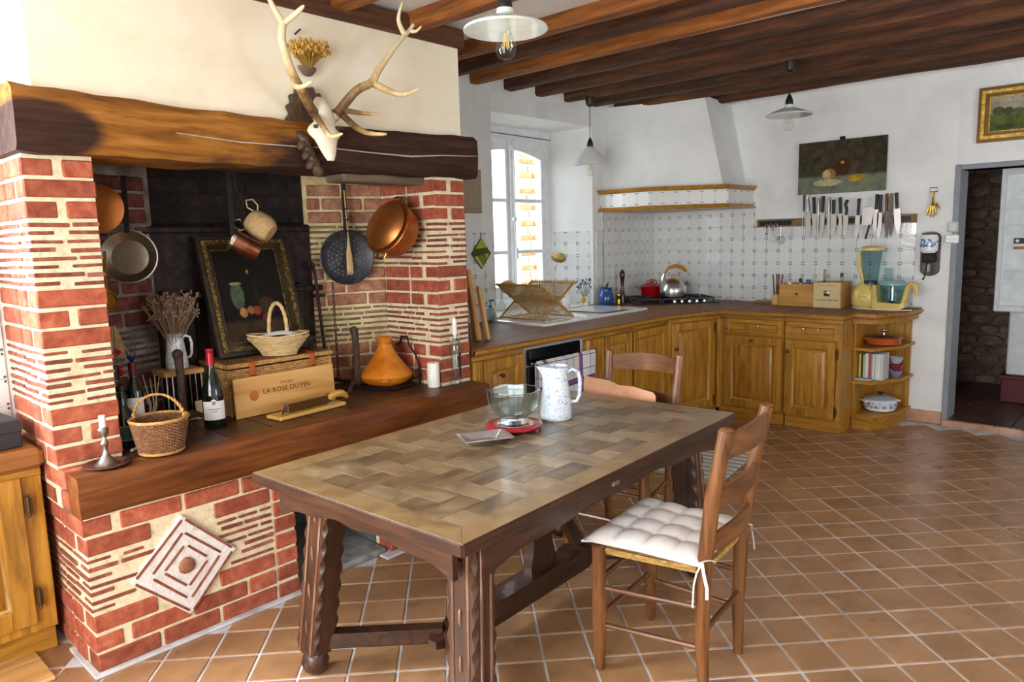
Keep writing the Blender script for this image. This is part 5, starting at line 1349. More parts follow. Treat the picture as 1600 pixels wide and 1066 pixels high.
# ================================================================ STAG TROPHY AND WALL POCKET
BONE = tex('bleached_bone', ['#cfc1a0', '#e6dcc3', '#f0e9d6'], 10, (1, 1, 1), .6, 0, .2, 40)
def antler_mat():
    # horn is brown and rough near the skull, worn pale towards the points
    m, nt, b = nodes('antler'); tc = N(nt, 'ShaderNodeTexCoord')
    di = N(nt, 'ShaderNodeVectorMath', operation='DISTANCE'); di.inputs[1].default_value = (-2.8, 1.87, 2.07); nt.links.new(tc.outputs['Object'], di.inputs[0])
    nz = noise(nt, tc.outputs['Object'], 30, 5, .65)
    ad = N(nt, 'ShaderNodeMath', operation='MULTIPLY_ADD'); ad.inputs[1].default_value = .35; nt.links.new(nz, ad.inputs[0]); nt.links.new(di.outputs['Value'], ad.inputs[2])
    nt.links.new(ramp(nt, ad.outputs[0], ['#5b4127', '#8f7045', '#cdb27c', '#e6d8b2'], [.24, .36, .46, .62]), b.inputs['Base Color']); b.inputs['Roughness'].default_value = .5
    bumpn(nt, b, noise(nt, tc.outputs['Object'], 60, 4), .6, .006); return m
ANT = antler_mat()
t = thing('stag_trophy', 'stag skull with branching antlers on a carved wooden shield above the hearth', 'trophy', (-2.85, 1.84, 1.85))
TI = T(2.85, -1.84, -1.85)
def tp(name, mb, mat, smooth=40):
    o = mb.build(name, mat, t, smooth); o.matrix_parent_inverse = TI; return o
def smoothp(P, k=3):
    P = [Vector(p) for p in P]; out = []
    for i in range(len(P) - 1):
        p0, p1, p2, p3 = P[max(i - 1, 0)], P[i], P[i + 1], P[min(i + 2, len(P) - 1)]
        for j in range(k):
            u = j / k; out.append(.5 * ((2 * p1) + (p2 - p0) * u + (2 * p0 - 5 * p1 + 4 * p2 - p3) * u * u + (3 * p1 - p0 - 3 * p2 + p3) * u ** 3))
    out.append(P[-1]); return out
def horn(P, r0, r1, name='tine'):
    Q = smoothp(P, 4); n = len(Q)
    tp(name, MB().tube(Q, [(r0 + (r1 - r0) * (i / (n - 1)) ** 1.2) * (1 if i < n - 1 else .5) for i in range(n)], 10), ANT)
horn([(-2.8, 1.926, 2.099), (-2.74, 1.938, 2.146), (-2.7, 1.97, 2.193), (-2.68, 2.033, 2.23), (-2.67, 2.063, 2.281), (-2.67, 2.112, 2.338), (-2.68, 2.186, 2.417), (-2.7, 2.274, 2.492), (-2.7, 2.307, 2.529)], .022, .008, 'antler_beam')
horn([(-2.7, 2.25, 2.471), (-2.68, 2.2, 2.524), (-2.66, 2.212, 2.60)], .013, .004)
horn([(-2.7, 2.282, 2.494), (-2.67, 2.294, 2.49), (-2.64, 2.301, 2.507)], .010, .003)
horn([(-2.68, 2.043, 2.226), (-2.62, 2.082, 2.189), (-2.56, 2.111, 2.17), (-2.52, 2.166, 2.195)], .017, .006)
horn([(-2.77, 1.947, 2.113), (-2.66, 1.951, 2.088), (-2.56, 1.977, 2.072)], .013, .005)
horn([(-2.78, 1.945, 2.092), (-2.66, 1.93, 2.022), (-2.57, 1.929, 1.99), (-2.5, 1.962, 1.982)], .016, .006)
horn([(-2.8, 1.815, 2.087), (-2.77, 1.767, 2.117), (-2.73, 1.71, 2.164), (-2.7, 1.662, 2.203), (-2.68, 1.626, 2.256), (-2.67, 1.6, 2.33), (-2.68, 1.617, 2.402)], .021, .015, 'antler_beam')
horn([(-2.68, 1.617, 2.398), (-2.66, 1.57, 2.441), (-2.64, 1.526, 2.488)], .014, .006)
horn([(-2.68, 1.617, 2.398), (-2.64, 1.646, 2.428), (-2.6, 1.666, 2.457)], .014, .007)
horn([(-2.7, 1.659, 2.198), (-2.62, 1.619, 2.15), (-2.55, 1.603, 2.135), (-2.5, 1.615, 2.148)], .015, .006)
horn([(-2.8, 1.812, 2.087), (-2.68, 1.762, 2.03), (-2.58, 1.724, 1.976), (-2.53, 1.716, 1.955), (-2.49, 1.735, 1.964)], .015, .005)
for c_ in ((-2.8, 1.926, 2.099), (-2.8, 1.815, 2.087)): tp('burr', MB().lathe([(.018, -.008), (.03, 0), (.028, .008), (.02, .012)], 14, T(*c_) @ axes((.45, (c_[1] - 1.87) * 3, .7))), ANT)
sk_ = [(2.165, .014, .012, -2.82), (2.15, .03, .024, -2.815), (2.12, .046, .034, -2.81), (2.085, .05, .040, -2.80), (2.055, .052, .044, -2.79), (2.03, .066, .046, -2.78), (2.012, .08, .045, -2.772), (1.995, .076, .043, -2.766), (1.975, .055, .04, -2.76), (1.95, .044, .036, -2.752), (1.93, .038, .032, -2.745), (1.905, .027, .026, -2.737), (1.885, .016, .016, -2.73)]
rings = []
for z, wy, wx, xc in sk_:
    rings.append([(xc + wx * math.sin(a) * (1 if math.sin(a) > 0 else .4), 1.832 + (.02 if z > 2.05 else 0) + wy * math.cos(a), z) for a in [math.tau * k / 16 for k in range(16)]])
tp('skull', MB().loft(rings), BONE, 60)
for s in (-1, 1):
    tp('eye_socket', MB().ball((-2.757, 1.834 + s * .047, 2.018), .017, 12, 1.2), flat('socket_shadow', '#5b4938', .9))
    tp('pedicle', MB().tube([(-2.80, 1.862 + s * .03, 2.075), (-2.80, 1.868 + s * .055, 2.093)], [.026, .02], 10), BONE)
CARV = wood('carved_walnut', 'z', ['#2f2114', '#4b3724', '#614a33'], .6, .1, 4, .3)
def scal(n, ry, rz, cy, cz, amp):
    return [((ry + amp * math.sin(a * n)) * math.cos(a) + cy, (rz + amp * math.sin(a * n)) * math.sin(a) + cz) for a in [math.tau * i / 96 for i in range(96)]]
tp('carved_shield', MB().prism(scal(16, .098, .135, 1.848, 2.088, .008), .03, T(-2.925, 0, 0) @ Matrix(((0, 0, 1, 0), (1, 0, 0, 0), (0, 1, 0, 0), (0, 0, 0, 1))), .008), CARV)
for k in range(7):
    z = 1.985 - k * .02; yy = 1.778 + k * .009
    tp('carved_leaf', MB().ball((-2.845, yy - .012 * (k % 2), z), .022, 8, 2.0, axes((.25, -.7 if k % 2 else .5, -.6))), CARV)
tp('carved_leaf', MB().ball((-2.842, 1.84, 1.853), .03, 10, .5, axes((1, 0, 0))), CARV)
t = thing('wall_pocket', 'brown pottery wall pocket on the chimney breast beside the antlers', 'wall pocket', (-2.905, 1.857, 2.285))
MB().lathe([(1e-4, -.02), (.022, -.014), (.042, .008), (.046, .022), (.042, .022), (.022, -.006), (1e-4, -.016)], 20, None, .42, 1).build('pot', flat('brown_pottery', '#6b5648', .5), t)
t = thing('dried_flower_bunch', 'bunch of golden dried everlasting flowers in the wall pocket', 'dried flowers', (-2.90, 1.86, 2.30))
dry(t, 140, (0, 0, .0), .085, .10, flat('golden_stalk', '#a8843a', .9), .001, .0075, heads=tex('golden_petal', ['#a87f2a', '#caa24a', '#dcc07a'], 40, rough=.9))
t = tag(MB().tube([(-2.92, 1.815, 2.44), (-2.90, 1.825, 2.455), (-2.895, 1.83, 2.46)], .004, 6).build('wall_nail', RUST), 'old iron nail sticking out of the cream chimney breast', 'nail')
# ================================================================ ON THE WORKTOP
WZ = .9155
t = thing('chopping_board', 'pale wooden chopping board standing on end beside the brick pier', 'chopping board', M=T(-3.165, 3.12, WZ) @ RXm(5) @ RYm(-4))
MB().rbox(-.035, .012, -.02, .02, 0, .42, .006).rbox(-.03, .008, -.016, .016, .42, .44, .004).build('board', palew('z'), t)
t = thing('chopping_board', 'narrower second pale board leaning on the outside of the first', 'chopping board', M=T(-3.13, 3.165, WZ) @ RXm(7) @ RYm(-5))
MB().rbox(-.016, .016, -.012, .012, 0, .33, .004).rbox(-.012, .012, -.01, .01, .33, .34, .003).build('board', palew('z'), t)
t = thing('slate_board', 'tall black board standing between the brick pier and the pale boards', 'board', M=T(-3.20, 3.03, WZ) @ RXm(5))
MB().rbox(-.12, .05, -.01, .01, 0, .40, .004).build('slab', flat('black_slate', '#15161c', .5), t)
t = thing('soap_dispenser', 'clear soap bottle with teal pump by the window edge', 'soap dispenser', (-3.78, 3.86, WZ))
MB().lathe([(1e-4, 0), (.03, 0), (.032, .004), (.032, .09), (.026, .108), (.013, .115), (1e-4, .116)], 20, None, 1, .7).build('bottle', thin('soap_plastic', '#cfe0de', .8), t)
MB().cyl((0, 0, .115), (0, 0, .13), .014, 12).cyl((0, 0, .13), (0, 0, .165), .005, 8).rbox(-.01, .04, -.008, .008, .16, .172, .003).build('pump', flat('teal_pump', '#1f8a92', .35), t)
# folding wooden dish rack: two crossed slatted panels
RW_ = wood('rack_wood', 'z', ['#8a6a34', '#a98548', '#bf9c5d'], .6, .08, 4, .1)
t = thing('dish_rack', 'folding slatted wooden dish rack standing on the drainer', 'dish rack', (-3.56, 4.13, WZ + .022))
for s in (-1, 1):
    M = RXm(s * 50) ; 
    a = Vector((0, s * .17, .005)); b = Vector((0, -s * .21, .265)); d = b - a
    up = Vector((0, 0, 1))
    for x in (-.21, .21):
        MB().tube([a + Vector((x + s * .006, 0, 0)), b + Vector((x + s * .006, 0, 0))], .011, 4).build('end_arm', RW_, t)
    for f in (.02, .42, .60, .97):
        p = a + d * f; MB().cyl((-.225, p.y, p.z), (.225, p.y, p.z), .008, 8).build('rail', RW_, t)
    for i in range(17):
        x = -.19 + i * .0237; p = a + d * .42; q = a + d * 1.02
        MB().cyl((x, p.y, p.z), (x, q.y, q.z), .0052, 6).build('slat', RW_, t)
    for i in range(17):
        x = -.19 + i * .0237; p = a + d * .06; q = a + d * .42
        MB().cyl((x + .006, p.y, p.z), (x + .006, q.y, q.z), .0045, 6).build('slat', RW_, t)
def globe_vase(label, vlabel, x, yy, h, tilt):
    t = thing('glass_vase', vlabel, 'vase', (x, yy, .932))
    MB().lathe([(1e-4, 0), (.035, 0), (.04, .01), (.04, .06), (.018, .10), (.012, .15), (.015, .19), (.013, .19), (.0095, .15), (.015, .1), (.036, .06), (.034, .012), (1e-4, .008)], 20).build('glass', GLASS, t)
    f = thing('dried_flower', label, 'dried flower', (x, yy, 1.05))
    MB().tube([(0, 0, 0), (.004, 0, h * .5), tilt * .3 + Vector((0, 0, h))], .0025, 6).build('stem', STRAW, f)
    M = T(*(tilt * .3 + Vector((0, 0, h)))) @ axes(Vector((0, 0, .5)) + tilt)
    MB().lathe([(1e-4, 0), (.03, .006), (.055, .03), (.058, .045), (.045, .062), (.02, .072), (1e-4, .074)], 24, M).build('flower_dome', tex('artichoke_pith', ['#a8854a', '#c7a566', '#dbc08a'], 60, rough=.95, bump=.7), f)
    mb = MB()
    for r_ in range(3):
        for i in range(18):
            a = math.tau * (i + .5 * r_) / 18
            mb.tube([M @ Vector((.03 * math.cos(a), .03 * math.sin(a), .004 + r_ * .01)), M @ Vector((.058 * math.cos(a), .058 * math.sin(a), .014 + r_ * .011)), M @ Vector((.066 * math.cos(a), .066 * math.sin(a), .034 + r_ * .01))], [.006, .006, .001], 5, False, .4)
    tag(mb.build('bracts', tex('dry_bract', ['#6e5230', '#8f6d42', '#a8875a'], 30, rough=.95), f), kind='stuff')
globe_vase('dried artichoke flower in the glass vase against the window jamb', 'slim clear glass vase on the sill by the window jamb', -4.05, 4.94, .285, Vector((.25, -.1, 0)))
globe_vase('dried artichoke flower leaning low behind the dish rack at the window edge', 'slim clear glass vase on the sill behind the dish rack', -4.06, 4.275, .085, Vector((.45, -.25, 0)))
t = thing('white_bottle', 'white conical washing-up bottle beside the sink', 'bottle', (-3.845, 4.86, WZ + .005))
MB().lathe([(1e-4, 0), (.036, 0), (.038, .005), (.036, .12), (.024, .17), (.012, .205), (.008, .235), (1e-4, .24)], 20, None, .8, 1).build('bottle', flat('white_plastic', '#eceef0', .4), t)
t = thing('bud_vase', 'small white vase holding lavender beside the sink', 'vase', (-3.845, 5.12, WZ + .001))
MB().lathe([(1e-4, 0), (.024, 0), (.028, .02), (.026, .055), (.018, .085), (.021, .10), (.018, .10), (.014, .085), (1e-4, .03)], 20).build('vase', WHITEC, t)
t = thing('lavender', 'sprigs of dried purple lavender in the small white vase', 'dried flowers', (-3.845, 5.12, WZ + .06))
dry(t, 22, (0, 0, 0), .07, .19, flat('lavender_stem', '#6e6a58', .9), .0012, .006, 'sprig', heads=flat('lavender_flower', '#3d3462', .95))
t = thing('lemon_sachet', 'little yellow fabric sachet propped beside the lavender vase', 'sachet', (-3.80, 5.035, WZ + .001))
MB().ball((0, 0, .075), .022, 10, 1.3).tube([(0, 0, .0), (0, 0, .06)], .003, 6).build('sachet', flat('yellow_cloth', '#c8962a', .8), t)
BL = flat('cobalt_glaze', '#1f4f8f', .15, coat=.6)
t = thing('blue_jar', 'blue glazed pottery jar with a dark spoon across its mouth', 'jar', (-3.79, 5.36, WZ))
MB().lathe([(1e-4, 0), (.05, 0), (.062, .01), (.07, .05), (.066, .10), (.052, .13), (.052, .155), (.058, .165), (.052, .165), (.046, .13), (.05, .06), (1e-4, .02)], 28).build('jar', BL, t)
MB().tube([(.05, -.08, .165), (.02, -.02, .172), (-.02, .06, .20), (-.02, .08, .208)], [.018, .012, .006, .005], 8, False, .5).build('spoon', flat('dark_spoon', '#2b201d', .5), t)
t = thing('pepper_mill', 'tall dark turned wooden pepper mill in front of the tiles', 'pepper mill', (-3.79, 5.62, WZ))
MB().lathe([(1e-4, 0), (.032, 0), (.033, .02), (.026, .04), (.03, .06), (.022, .09), (.015, .15), (.016, .20), (.022, .22), (.018, .225), (.024, .245), (.027, .27), (.02, .295), (.008, .305), (.006, .31), (1e-4, .318)], 24).build('turned_body', wood('mill_wood', 'z', ['#1f0f0a', '#341a11', '#452519'], .25, 0, 4, .05, .4), t)
t = thing('brass_mill', 'short brass salt mill between blue jar and pepper mill', 'salt mill', (-3.76, 5.515, WZ))
MB().lathe([(1e-4, 0), (.022, 0), (.024, .01), (.02, .02), (.02, .07), (.024, .08), (.022, .095), (.008, .105), (1e-4, .11)], 20).build('body', BRASS, t)
HM = FR(-3.30, 5.77, 0, (1, 1))
t = thing('casserole', 'red enamel casserole with lid at the back of the hob', 'casserole', M=HM @ T(-.15, .36, WZ + .0505) @ Matrix.Scale(.85, 4))
RE = flat('red_enamel', '#a3101a', .2, coat=.5)
MB().lathe([(1e-4, 0), (.10, 0), (.115, .02), (.125, .1), (.128, .105), (.12, .105), (1e-4, .06)], 32).build('pot', RE, t)
MB().lathe([(.13, .105), (.128, .112), (.09, .135), (.03, .15), (.02, .155), (.022, .165), (.02, .172), (1e-4, .174)], 32).build('lid', RE, t)
for s in (-1, 1): MB().rbox(s * .14 - .02, s * .14 + .02, -.04, .04, .085, .098, .005).build('handle', RE, t)
MB().tube([(.06, 0, .14), (.05, 0, .17), (0, 0, .185), (-.05, 0, .17), (-.06, 0, .14)], .006, 8).build('lid_handle', RE, t)
t = thing('kettle', 'brushed steel kettle with orange arched handle on the hob', 'kettle', M=HM @ T(.0, .17, WZ + .0505) @ Matrix.Scale(1.2, 4))
MB().lathe([(1e-4, 0), (.085, 0), (.098, .008), (.104, .04), (.10, .08), (.08, .118), (.05, .138), (.03, .144), (1e-4, .146)], 32).build('body', STEEL, t)
MB().lathe([(.012, .144), (.012, .15), (.018, .158), (.016, .17), (1e-4, .174)], 16).build('lid_knob', palew('z'), t)
MB().tube([(-.07, 0, .10), (-.085, 0, .14), (-.055, 0, .20)], .007, 8).tube([(-.055, .015, .115), (-.06, .01, .16), (-.05, 0, .20)], .005, 6).build('handle_bracket', CHROME, t)
MB().tube([(-.055, 0, .195), (-.03, 0, .225), (.02, 0, .238), (.07, 0, .225), (.10, 0, .20), (.105, 0, .19)], [.008, .013, .015, .015, .013, .009], 10).build('handle', flat('amber_handle', '#c07a25', .35, coat=.3), t)
MB().tube([(.08, 0, .09), (.105, 0, .105), (.118, 0, .115)], [.018, .012, .009], 10).build('spout', STEEL, t)
for k, (x, yy, r_) in enumerate(((-3.03, 6.19, .055), (-2.93, 6.14, .045))):
    t = thing('glass_cover', ('clear glass pan lid lying on the worktop right behind the hob', 'smaller clear glass pan lid nearer the cutting board')[k], 'cover', (x, yy, WZ))
    MB().lathe([(r_, 0), (r_, .006), (r_ * .8, .02), (r_ * .3, .028), (.006, .029), (.006, .04), (.012, .045), (1e-4, .048), (1e-4, .026), (r_ * .75, .017), (r_ * .95, .0)], 24).build('glass', GLASS, t)
t = thing('cutting_board', 'small brown wooden cutting board lying by the knife block', 'cutting board', (-2.66, 6.16, WZ), 4)
MB().rbox(-.09, .09, -.06, .06, 0, .022, .004).build('board', wood('brown_board', 'x', ['#6b4324', '#855a35', '#9c6f46'], .5, .05, 3, .1), t)
# steak knives in a block
t = thing('knife_block', 'small pale wooden block holding brown-handled knives', 'knife block', (-2.53, 6.085, WZ), 0)
MB().rbox(-.03, .03, -.03, .03, 0, .09, .004).build('block', palew('z'), t)
for k, (dx, dy, lean) in enumerate(((-.018, 0, -6), (.0, .012, -2), (.016, 0, 1), (.02, .016, 8))):
    k_ = thing('table_knife', ('brown handled knife leaning outermost in the pale block', 'brown handled knife at the back of the pale block', 'brown handled knife standing upright in the pale block', 'brown handled knife leaning towards the wine boxes')[k], 'knife', M=T(-2.53 + dx, 6.085 + dy, WZ + .091) @ RYm(lean), group='knives in the pale block')
    MB().tube([(0, 0, 0), (0, 0, .04), (0, 0, .1), (0, 0, .17)], [.014, .011, .008, .011], 8, False, .6).build('handle', wood('knife_handle', 'z', ['#5b3620', '#7a4c30', '#8d6141'], .45, .05, 4, .05), k_)
PINE = wood('pine_box', 'x', ['#a5732c', '#bf8c3f', '#cc9d54'], .55, .04, 2.4, .08)
KRAFT = flat('pale_ply', '#cfb98a', .7)
def open_box(name, label, x0, x1, y0, y1, h, mat, front=None):
    t = thing(name, label, 'box', ((x0 + x1) / 2, (y0 + y1) / 2, WZ)); w = (x1 - x0) / 2; d = (y1 - y0) / 2
    MB().rbox(-w, w, -d, -d + .01, 0, h, .002).build('front_board', front or mat, t)
    MB().rbox(-w, w, d - .01, d, 0, h, .002).build('back_board', mat, t)
    for s in (-1, 1): MB().rbox(s * w - .005, s * w + .005, -d + .01, d - .01, 0, h, .002).build('side_board', mat, t)
    MB().rbox(-w + .006, w - .006, -d + .011, d - .011, .0, .01, .001).build('bottom_board', mat, t)
    return t
b1 = open_box('wooden_box', 'long pine wine box with a bird mark, full of small bottles', -2.485, -2.195, 6.03, 6.22, .185, PINE)
MB().prism([(-.03, 0), (-.008, .006), (.0, .018), (.006, .006), (.028, .008), (.01, -.004), (.006, -.02), (-.004, -.004)], .0008, T(-.0, -.0955, .10) @ RXm(90)).build('bird_mark', flat('brown_brand', '#5e3a14', .7), b1)
b2 = open_box('wooden_box', 'pale printed wine box next to the food processor', -2.185, -1.975, 5.99, 6.24, .205, PINE, KRAFT)
MI = RXm(90)
text_mesh('lettering', 'CLOS DU PRESSOIR', .021, flat('dark_print', '#4a3d26', .8), b2, T(0, -.1255, .062) @ MI)
MB().rbox(-.022, .022, -.1262, -.1252, .095, .138, .0003).build('emblem_dark', flat('emblem_black', '#2b2618', .7), b2)
MB().lathe([(.012, 0), (.012, .0008), (1e-4, .0009)], 16, T(.011, -.1262, .125) @ RXm(90)).build('emblem_light', PAPER, b2)
MB().rbox(-.016, -.006, -.1268, -.126, .122, .130, .0003).build('emblem_light', PAPER, b2)
MB().rbox(-.07, .07, -.1258, -.1252, .178, .182, .0003).build('printed_line', flat('faint_print', '#9c8a5e', .8), b2)
def small_bottle(label, x, yy, r_, h, mat, capmat, caph=.02, z0=.012):
    t = thing('small_bottle', label, 'bottle', (x, yy, WZ + z0), group='bottles in the wine boxes')
    MB().lathe([(1e-4, 0), (r_, 0), (r_, h * .7), (r_ * .55, h * .82), (r_ * .5, h), (1e-4, h)], 16).build('body', mat, t)
    MB().lathe([(r_ * .6, h - .002), (r_ * .6, h + caph), (1e-4, h + caph + .001)], 14).build('cap', capmat, t)
small_bottle('small jar with black cap in the long pine box', -2.345, 6.13, .022, .18, flat('pale_jar', '#d8d4c4', .3), BLACK, .035)
small_bottle('blue plastic bottle lying highest in the long pine box', -2.275, 6.12, .03, .175, flat('sky_blue_plastic', '#7fa8d8', .3), flat('royal_blue', '#2450a8', .4), .03)
small_bottle('slim dark olive oil bottle between the two wine boxes', -2.157, 6.15, .016, .24, flat('olive_glass', '#26300f', .1, coat=.4), flat('khaki_cap', '#9a8c55', .5), .05)
small_bottle('clear bottle with dark cap in the pale printed box', -2.01, 6.12, .02, .235, thin('clear_bottle', '#dfe3e6', .8), flat('plum_cap', '#34212c', .4), .03)
t = thing('glass_stopper', 'small glass stopper standing on the front of the long pine box', 'stopper', (-2.40, 6.04, WZ + .1855))
MB().lathe([(1e-4, 0), (.03, 0), (.03, .004), (.01, .01), (.008, .025), (.015, .035), (.012, .045), (1e-4, .05)], 16).build('stopper', CHROME, t)
# food processor
YEL = flat('cream_yellow_plastic', '#d6bf6c', .3, coat=.3)
TEAL = thin('smoked_teal_plastic', '#deecee', .6)
fp = thing('food_processor', 'pale yellow food processor with teal blender jug and mixing bowl', 'food processor', (-1.71, 6.10, WZ))
MB().lathe([(1e-4, 0), (.07, 0), (.092, .03), (.10, .08), (.092, .14), (.07, .18), (.05, .195), (1e-4, .197)], 28, T(-.115, 0, 0), 1, .95).build('motor_housing', YEL, fp)
MB().loft([[(-.04, yy, z) for yy, z in ((-.07, .0), (.07, .0), (.07, .19), (-.07, .19))], [(-.015, yy, z) for yy, z in ((-.08, 0), (.08, 0), (.08, .19), (-.08, .19))], [(0, yy, z) for yy, z in ((-.085, 0), (.085, 0), (.085, .06), (-.085, .06))], [(.16, yy, z) for yy, z in ((-.08, .004), (.08, .004), (.08, .05), (-.08, .05))], [(.185, yy, z) for yy, z in ((-.06, .02), (.06, .02), (.06, .06), (-.06, .06))]]).build('base', YEL, fp)
MB().lathe([(.028, 0), (.026, .006), (.018, .008), (.016, .014), (1e-4, .015)], 18, T(-.10, -.096, .115) @ axes((0, -1, .1))).build('dial', YEL, fp)
MB().tube([(.155, 0, .045), (.175, 0, .11), (.19, 0, .175), (.215, 0, .20), (.24, 0, .19), (.25, 0, .15), (.248, 0, .11)], [.024, .022, .021, .02, .019, .017, .014], 10).build('bowl_handle', YEL, fp)
MB().lathe([(1e-4, .055), (.07, .055), (.078, .065), (.09, .19), (.092, .195), (.088, .195), (.075, .07), (1e-4, .06)], 28, T(.085, 0, 0)).build('mixing_bowl', TEAL, fp)
MB().lathe([(.094, .19), (.094, .205), (.075, .225), (.03, .232), (1e-4, .233)], 28, T(.085, 0, 0)).build('bowl_lid', flat('teal_lid', '#86aeb2', .15), fp)
MB().rbox(-.03, .03, -.02, .02, .228, .32, .006, T(.055, .0, 0)).build('feed_tube', TEAL, fp)
MB().lathe([(.03, .056), (.018, .065), (.016, .14), (.01, .19), (1e-4, .192)], 16, T(.085, 0, 0)).build('drive_shaft', CHROME, fp)
MB().lathe([(.045, .195), (.05, .205), (.062, .30), (.078, .455), (.08, .46), (.076, .46), (.058, .30), (.044, .21), (1e-4, .205)], 24, T(-.075, 0, 0)).build('blender_jug', TEAL, fp)
MB().lathe([(.05, .19), (.05, .215), (.045, .22), (1e-4, .221)], 24, T(-.075, 0, 0)).build('jug_collar', flat('dark_collar', '#2c3a3c', .3), fp)
MB().lathe([(.083, .455), (.084, .475), (.07, .485), (.03, .492), (1e-4, .493)], 24, T(-.07, 0, 0)).build('jug_lid', YEL, fp)
MB().tube([(-.13, 0, .455), (-.165, 0, .44), (-.165, 0, .34), (-.14, 0, .26), (-.125, 0, .19)], [.016, .018, .019, .018, .016], 10).build('jug_handle', YEL, fp)
MB().tube([(-.20, -.03, .01), (-.14, -.10, .006), (0, -.11, .005), (.12, -.11, .005), (.24, -.06, .005)], .0035, 6).build('power_cord', PAPER, fp)

# ================================================================ ON THE FAR WALL
YF = YB - .0185
t = thing('magnetic_rail', 'long wooden wall rail with black magnetic strips for knives', 'rail', (-2.175, YF, 1.61))
MB().rbox(-.645, .64, -.012, .01, -.033, .035, .003).build('rail_board', wood('rail_wood', 'x', ['#5d4620', '#7a5e2c', '#8d7040'], .5, .05, 3, .08), t)
for x0, x1 in ((-.62, -.33), (-.22, .06), (.10, .34), (.36, .60)): MB().rbox(x0, x1, -.018, -.012, -.02, .02, .006).build('magnet_strip', BLACK, t)
BLADE = flat('bright_blade', '#e4e4de', .3, .55)
KN = [(-2.374, 1.838, -2.352, 1.472, .03, 'k', 'curved carving knife with steel tang handle, second on the rail'), (-2.320, 1.814, -2.298, 1.46, .024, 'b', 'dark bladed knife with black moulded handle, third on the rail'), (-2.277, 1.801, -2.277, 1.465, .02, 's', 'narrow steel handled knife, fourth on the rail'), (-2.241, 1.82, -2.251, 1.47, .03, 'b', 'curved knife with riveted black handle, fifth on the rail'), (-2.194, 1.806, -2.187, 1.458, .02, 's', 'yellowed steel handled knife, sixth on the rail'), (-2.157, 1.783, -2.152, 1.489, .034, 'b', 'broad white blade with hooked black handle, seventh on the rail'), (-2.107, 1.801, -2.09, 1.467, .016, 'b', 'thin sharpening steel with square black handle, eighth on the rail'), (-2.056, 1.778, -2.054, 1.466, .026, 'h', 'knife with curved black handle, ninth on the rail'), (-1.957, 1.783, -1.969, 1.444, .024, 'b', 'long pale blade with black looped handle beside the cleaver'), (-1.823, 1.81, -1.825, 1.502, .026, 'b', 'bright blade with black handle just after the cleaver'), (-1.795, 1.803, -1.799, 1.451, .024, 'b', 'curved blade with grey riveted handle after the cleaver'), (-1.753, 1.811, -1.738, 1.46, .022, 'r', 'dark old blade with red riveted handle near the rail end'), (-1.720, 1.809, -1.71, 1.469, .020, 'o', 'grey blade with olive wood handle near the rail end'), (-1.684, 1.812, -1.656, 1.498, .032, 'b', 'yellowish serrated broad knife, last on the rail')]
HM_ = {'b': BLACK, 'k': STEEL, 's': STEEL, 'h': BLACK, 'r': flat('red_wood_handle', '#6b2723', .4), 'o': flat('olive_handle', '#7d704a', .5)}
for k, (xt, zt, xb, zb, w, hk, lab) in enumerate(KN):
    top = Vector((xt, YF - .024, zt)); tip = Vector((xb, YF - .024, zb)); d = (top - tip); L = d.length; d.normalize(); sx = Vector((0, 1, 0)).cross(d) * -1
    t = thing('kitchen_knife', lab, 'knife', tuple(tip), group='knives on the magnetic rail')
    M = Matrix(((-sx.x, d.x, 0, 0), (0, 0, -1, 0), (-sx.z, d.z, 0, 0), (0, 0, 0, 1)))
    w *= 1.5; Lb = L * .62; cur = .006 if hk in 'kh' else .0
    MB().prism([(cur, 0), (w * .25, Lb * .15), (w * .5, Lb * .4), (w * .5, Lb), (-w * .5, Lb), (-w * .5, Lb * .45), (-w * .3, Lb * .15)], .0022, M).build('blade', tex('old_blade', ['#57504a', '#6d655e'], 20, rough=.4, metal=.8) if hk in 'ro' else BLADE, t)
    hw = .0145
    pts = [(0, Lb - .004), (cur, Lb + (L - Lb) * .3), (-cur, Lb + (L - Lb) * .7), (cur * 1.5, L)]
    MB().tube([M @ Vector((x, z, .001)) for x, z in pts], [hw * .9, hw, hw * 1.05, hw * (1.2 if hk in 'bh' else .8)], 8, False, .8).build('handle', HM_[hk], t)
    if hk in 'br':
        for f in (.25, .6): MB().ball(tuple(M @ Vector((0, Lb + (L - Lb) * f, .009))), .0028, 6).build('rivet', STEEL, t)
t = thing('cleaver', 'broad butcher cleaver hanging upside down with dark riveted handle', 'cleaver', (-1.885, YF - .024, 1.46))
MB().prism([(-.045, .115), (-.04, .235), (.0, .252), (.04, .255), (.045, .245), (.03, .12), (.015, .105)], .003, RXm(90)).build('blade', BLADE, t)
MB().tube([(-.012, -.002, 0), (.0, -.002, .05), (.014, -.002, .11)], [.013, .012, .011], 8, False, .7).build('handle', flat('dark_wood_handle', '#3a231b', .4), t)
for z in (.02, .05, .08): MB().ball((-.008 + z * .2, -.011, z), .0028, 6).build('rivet', STEEL, t)
t = thing('carving_fork', 'two pronged carving fork with riveted handle, first on the rail', 'fork', (-2.40, YF - .024, 1.55))
MB().tube([(-.01, 0, 0), (-.01, 0, .09), (0, 0, .115), (0, 0, .16)], .0022, 6).tube([(.01, 0, 0), (.01, 0, .09), (0, 0, .115)], .0022, 6).build('prongs', STEEL, t)
MB().tube([(0, 0, .15), (0, 0, .21), (0, 0, .285)], [.007, .009, .010], 8).build('handle', flat('brown_fork_handle', '#3d2a22', .4), t)
def hung(name, label, cat, x, z, mb, mat):
    t = thing(name, label, cat, (x, YF - .024, z), group='small utensils on the rail'); mb.build('metalwork', mat, t); return t
rg = lambda cx, cz, r_, n=14: [(cx + r_ * math.cos(math.tau * i / n), 0, cz + r_ * math.sin(math.tau * i / n)) for i in range(n)]
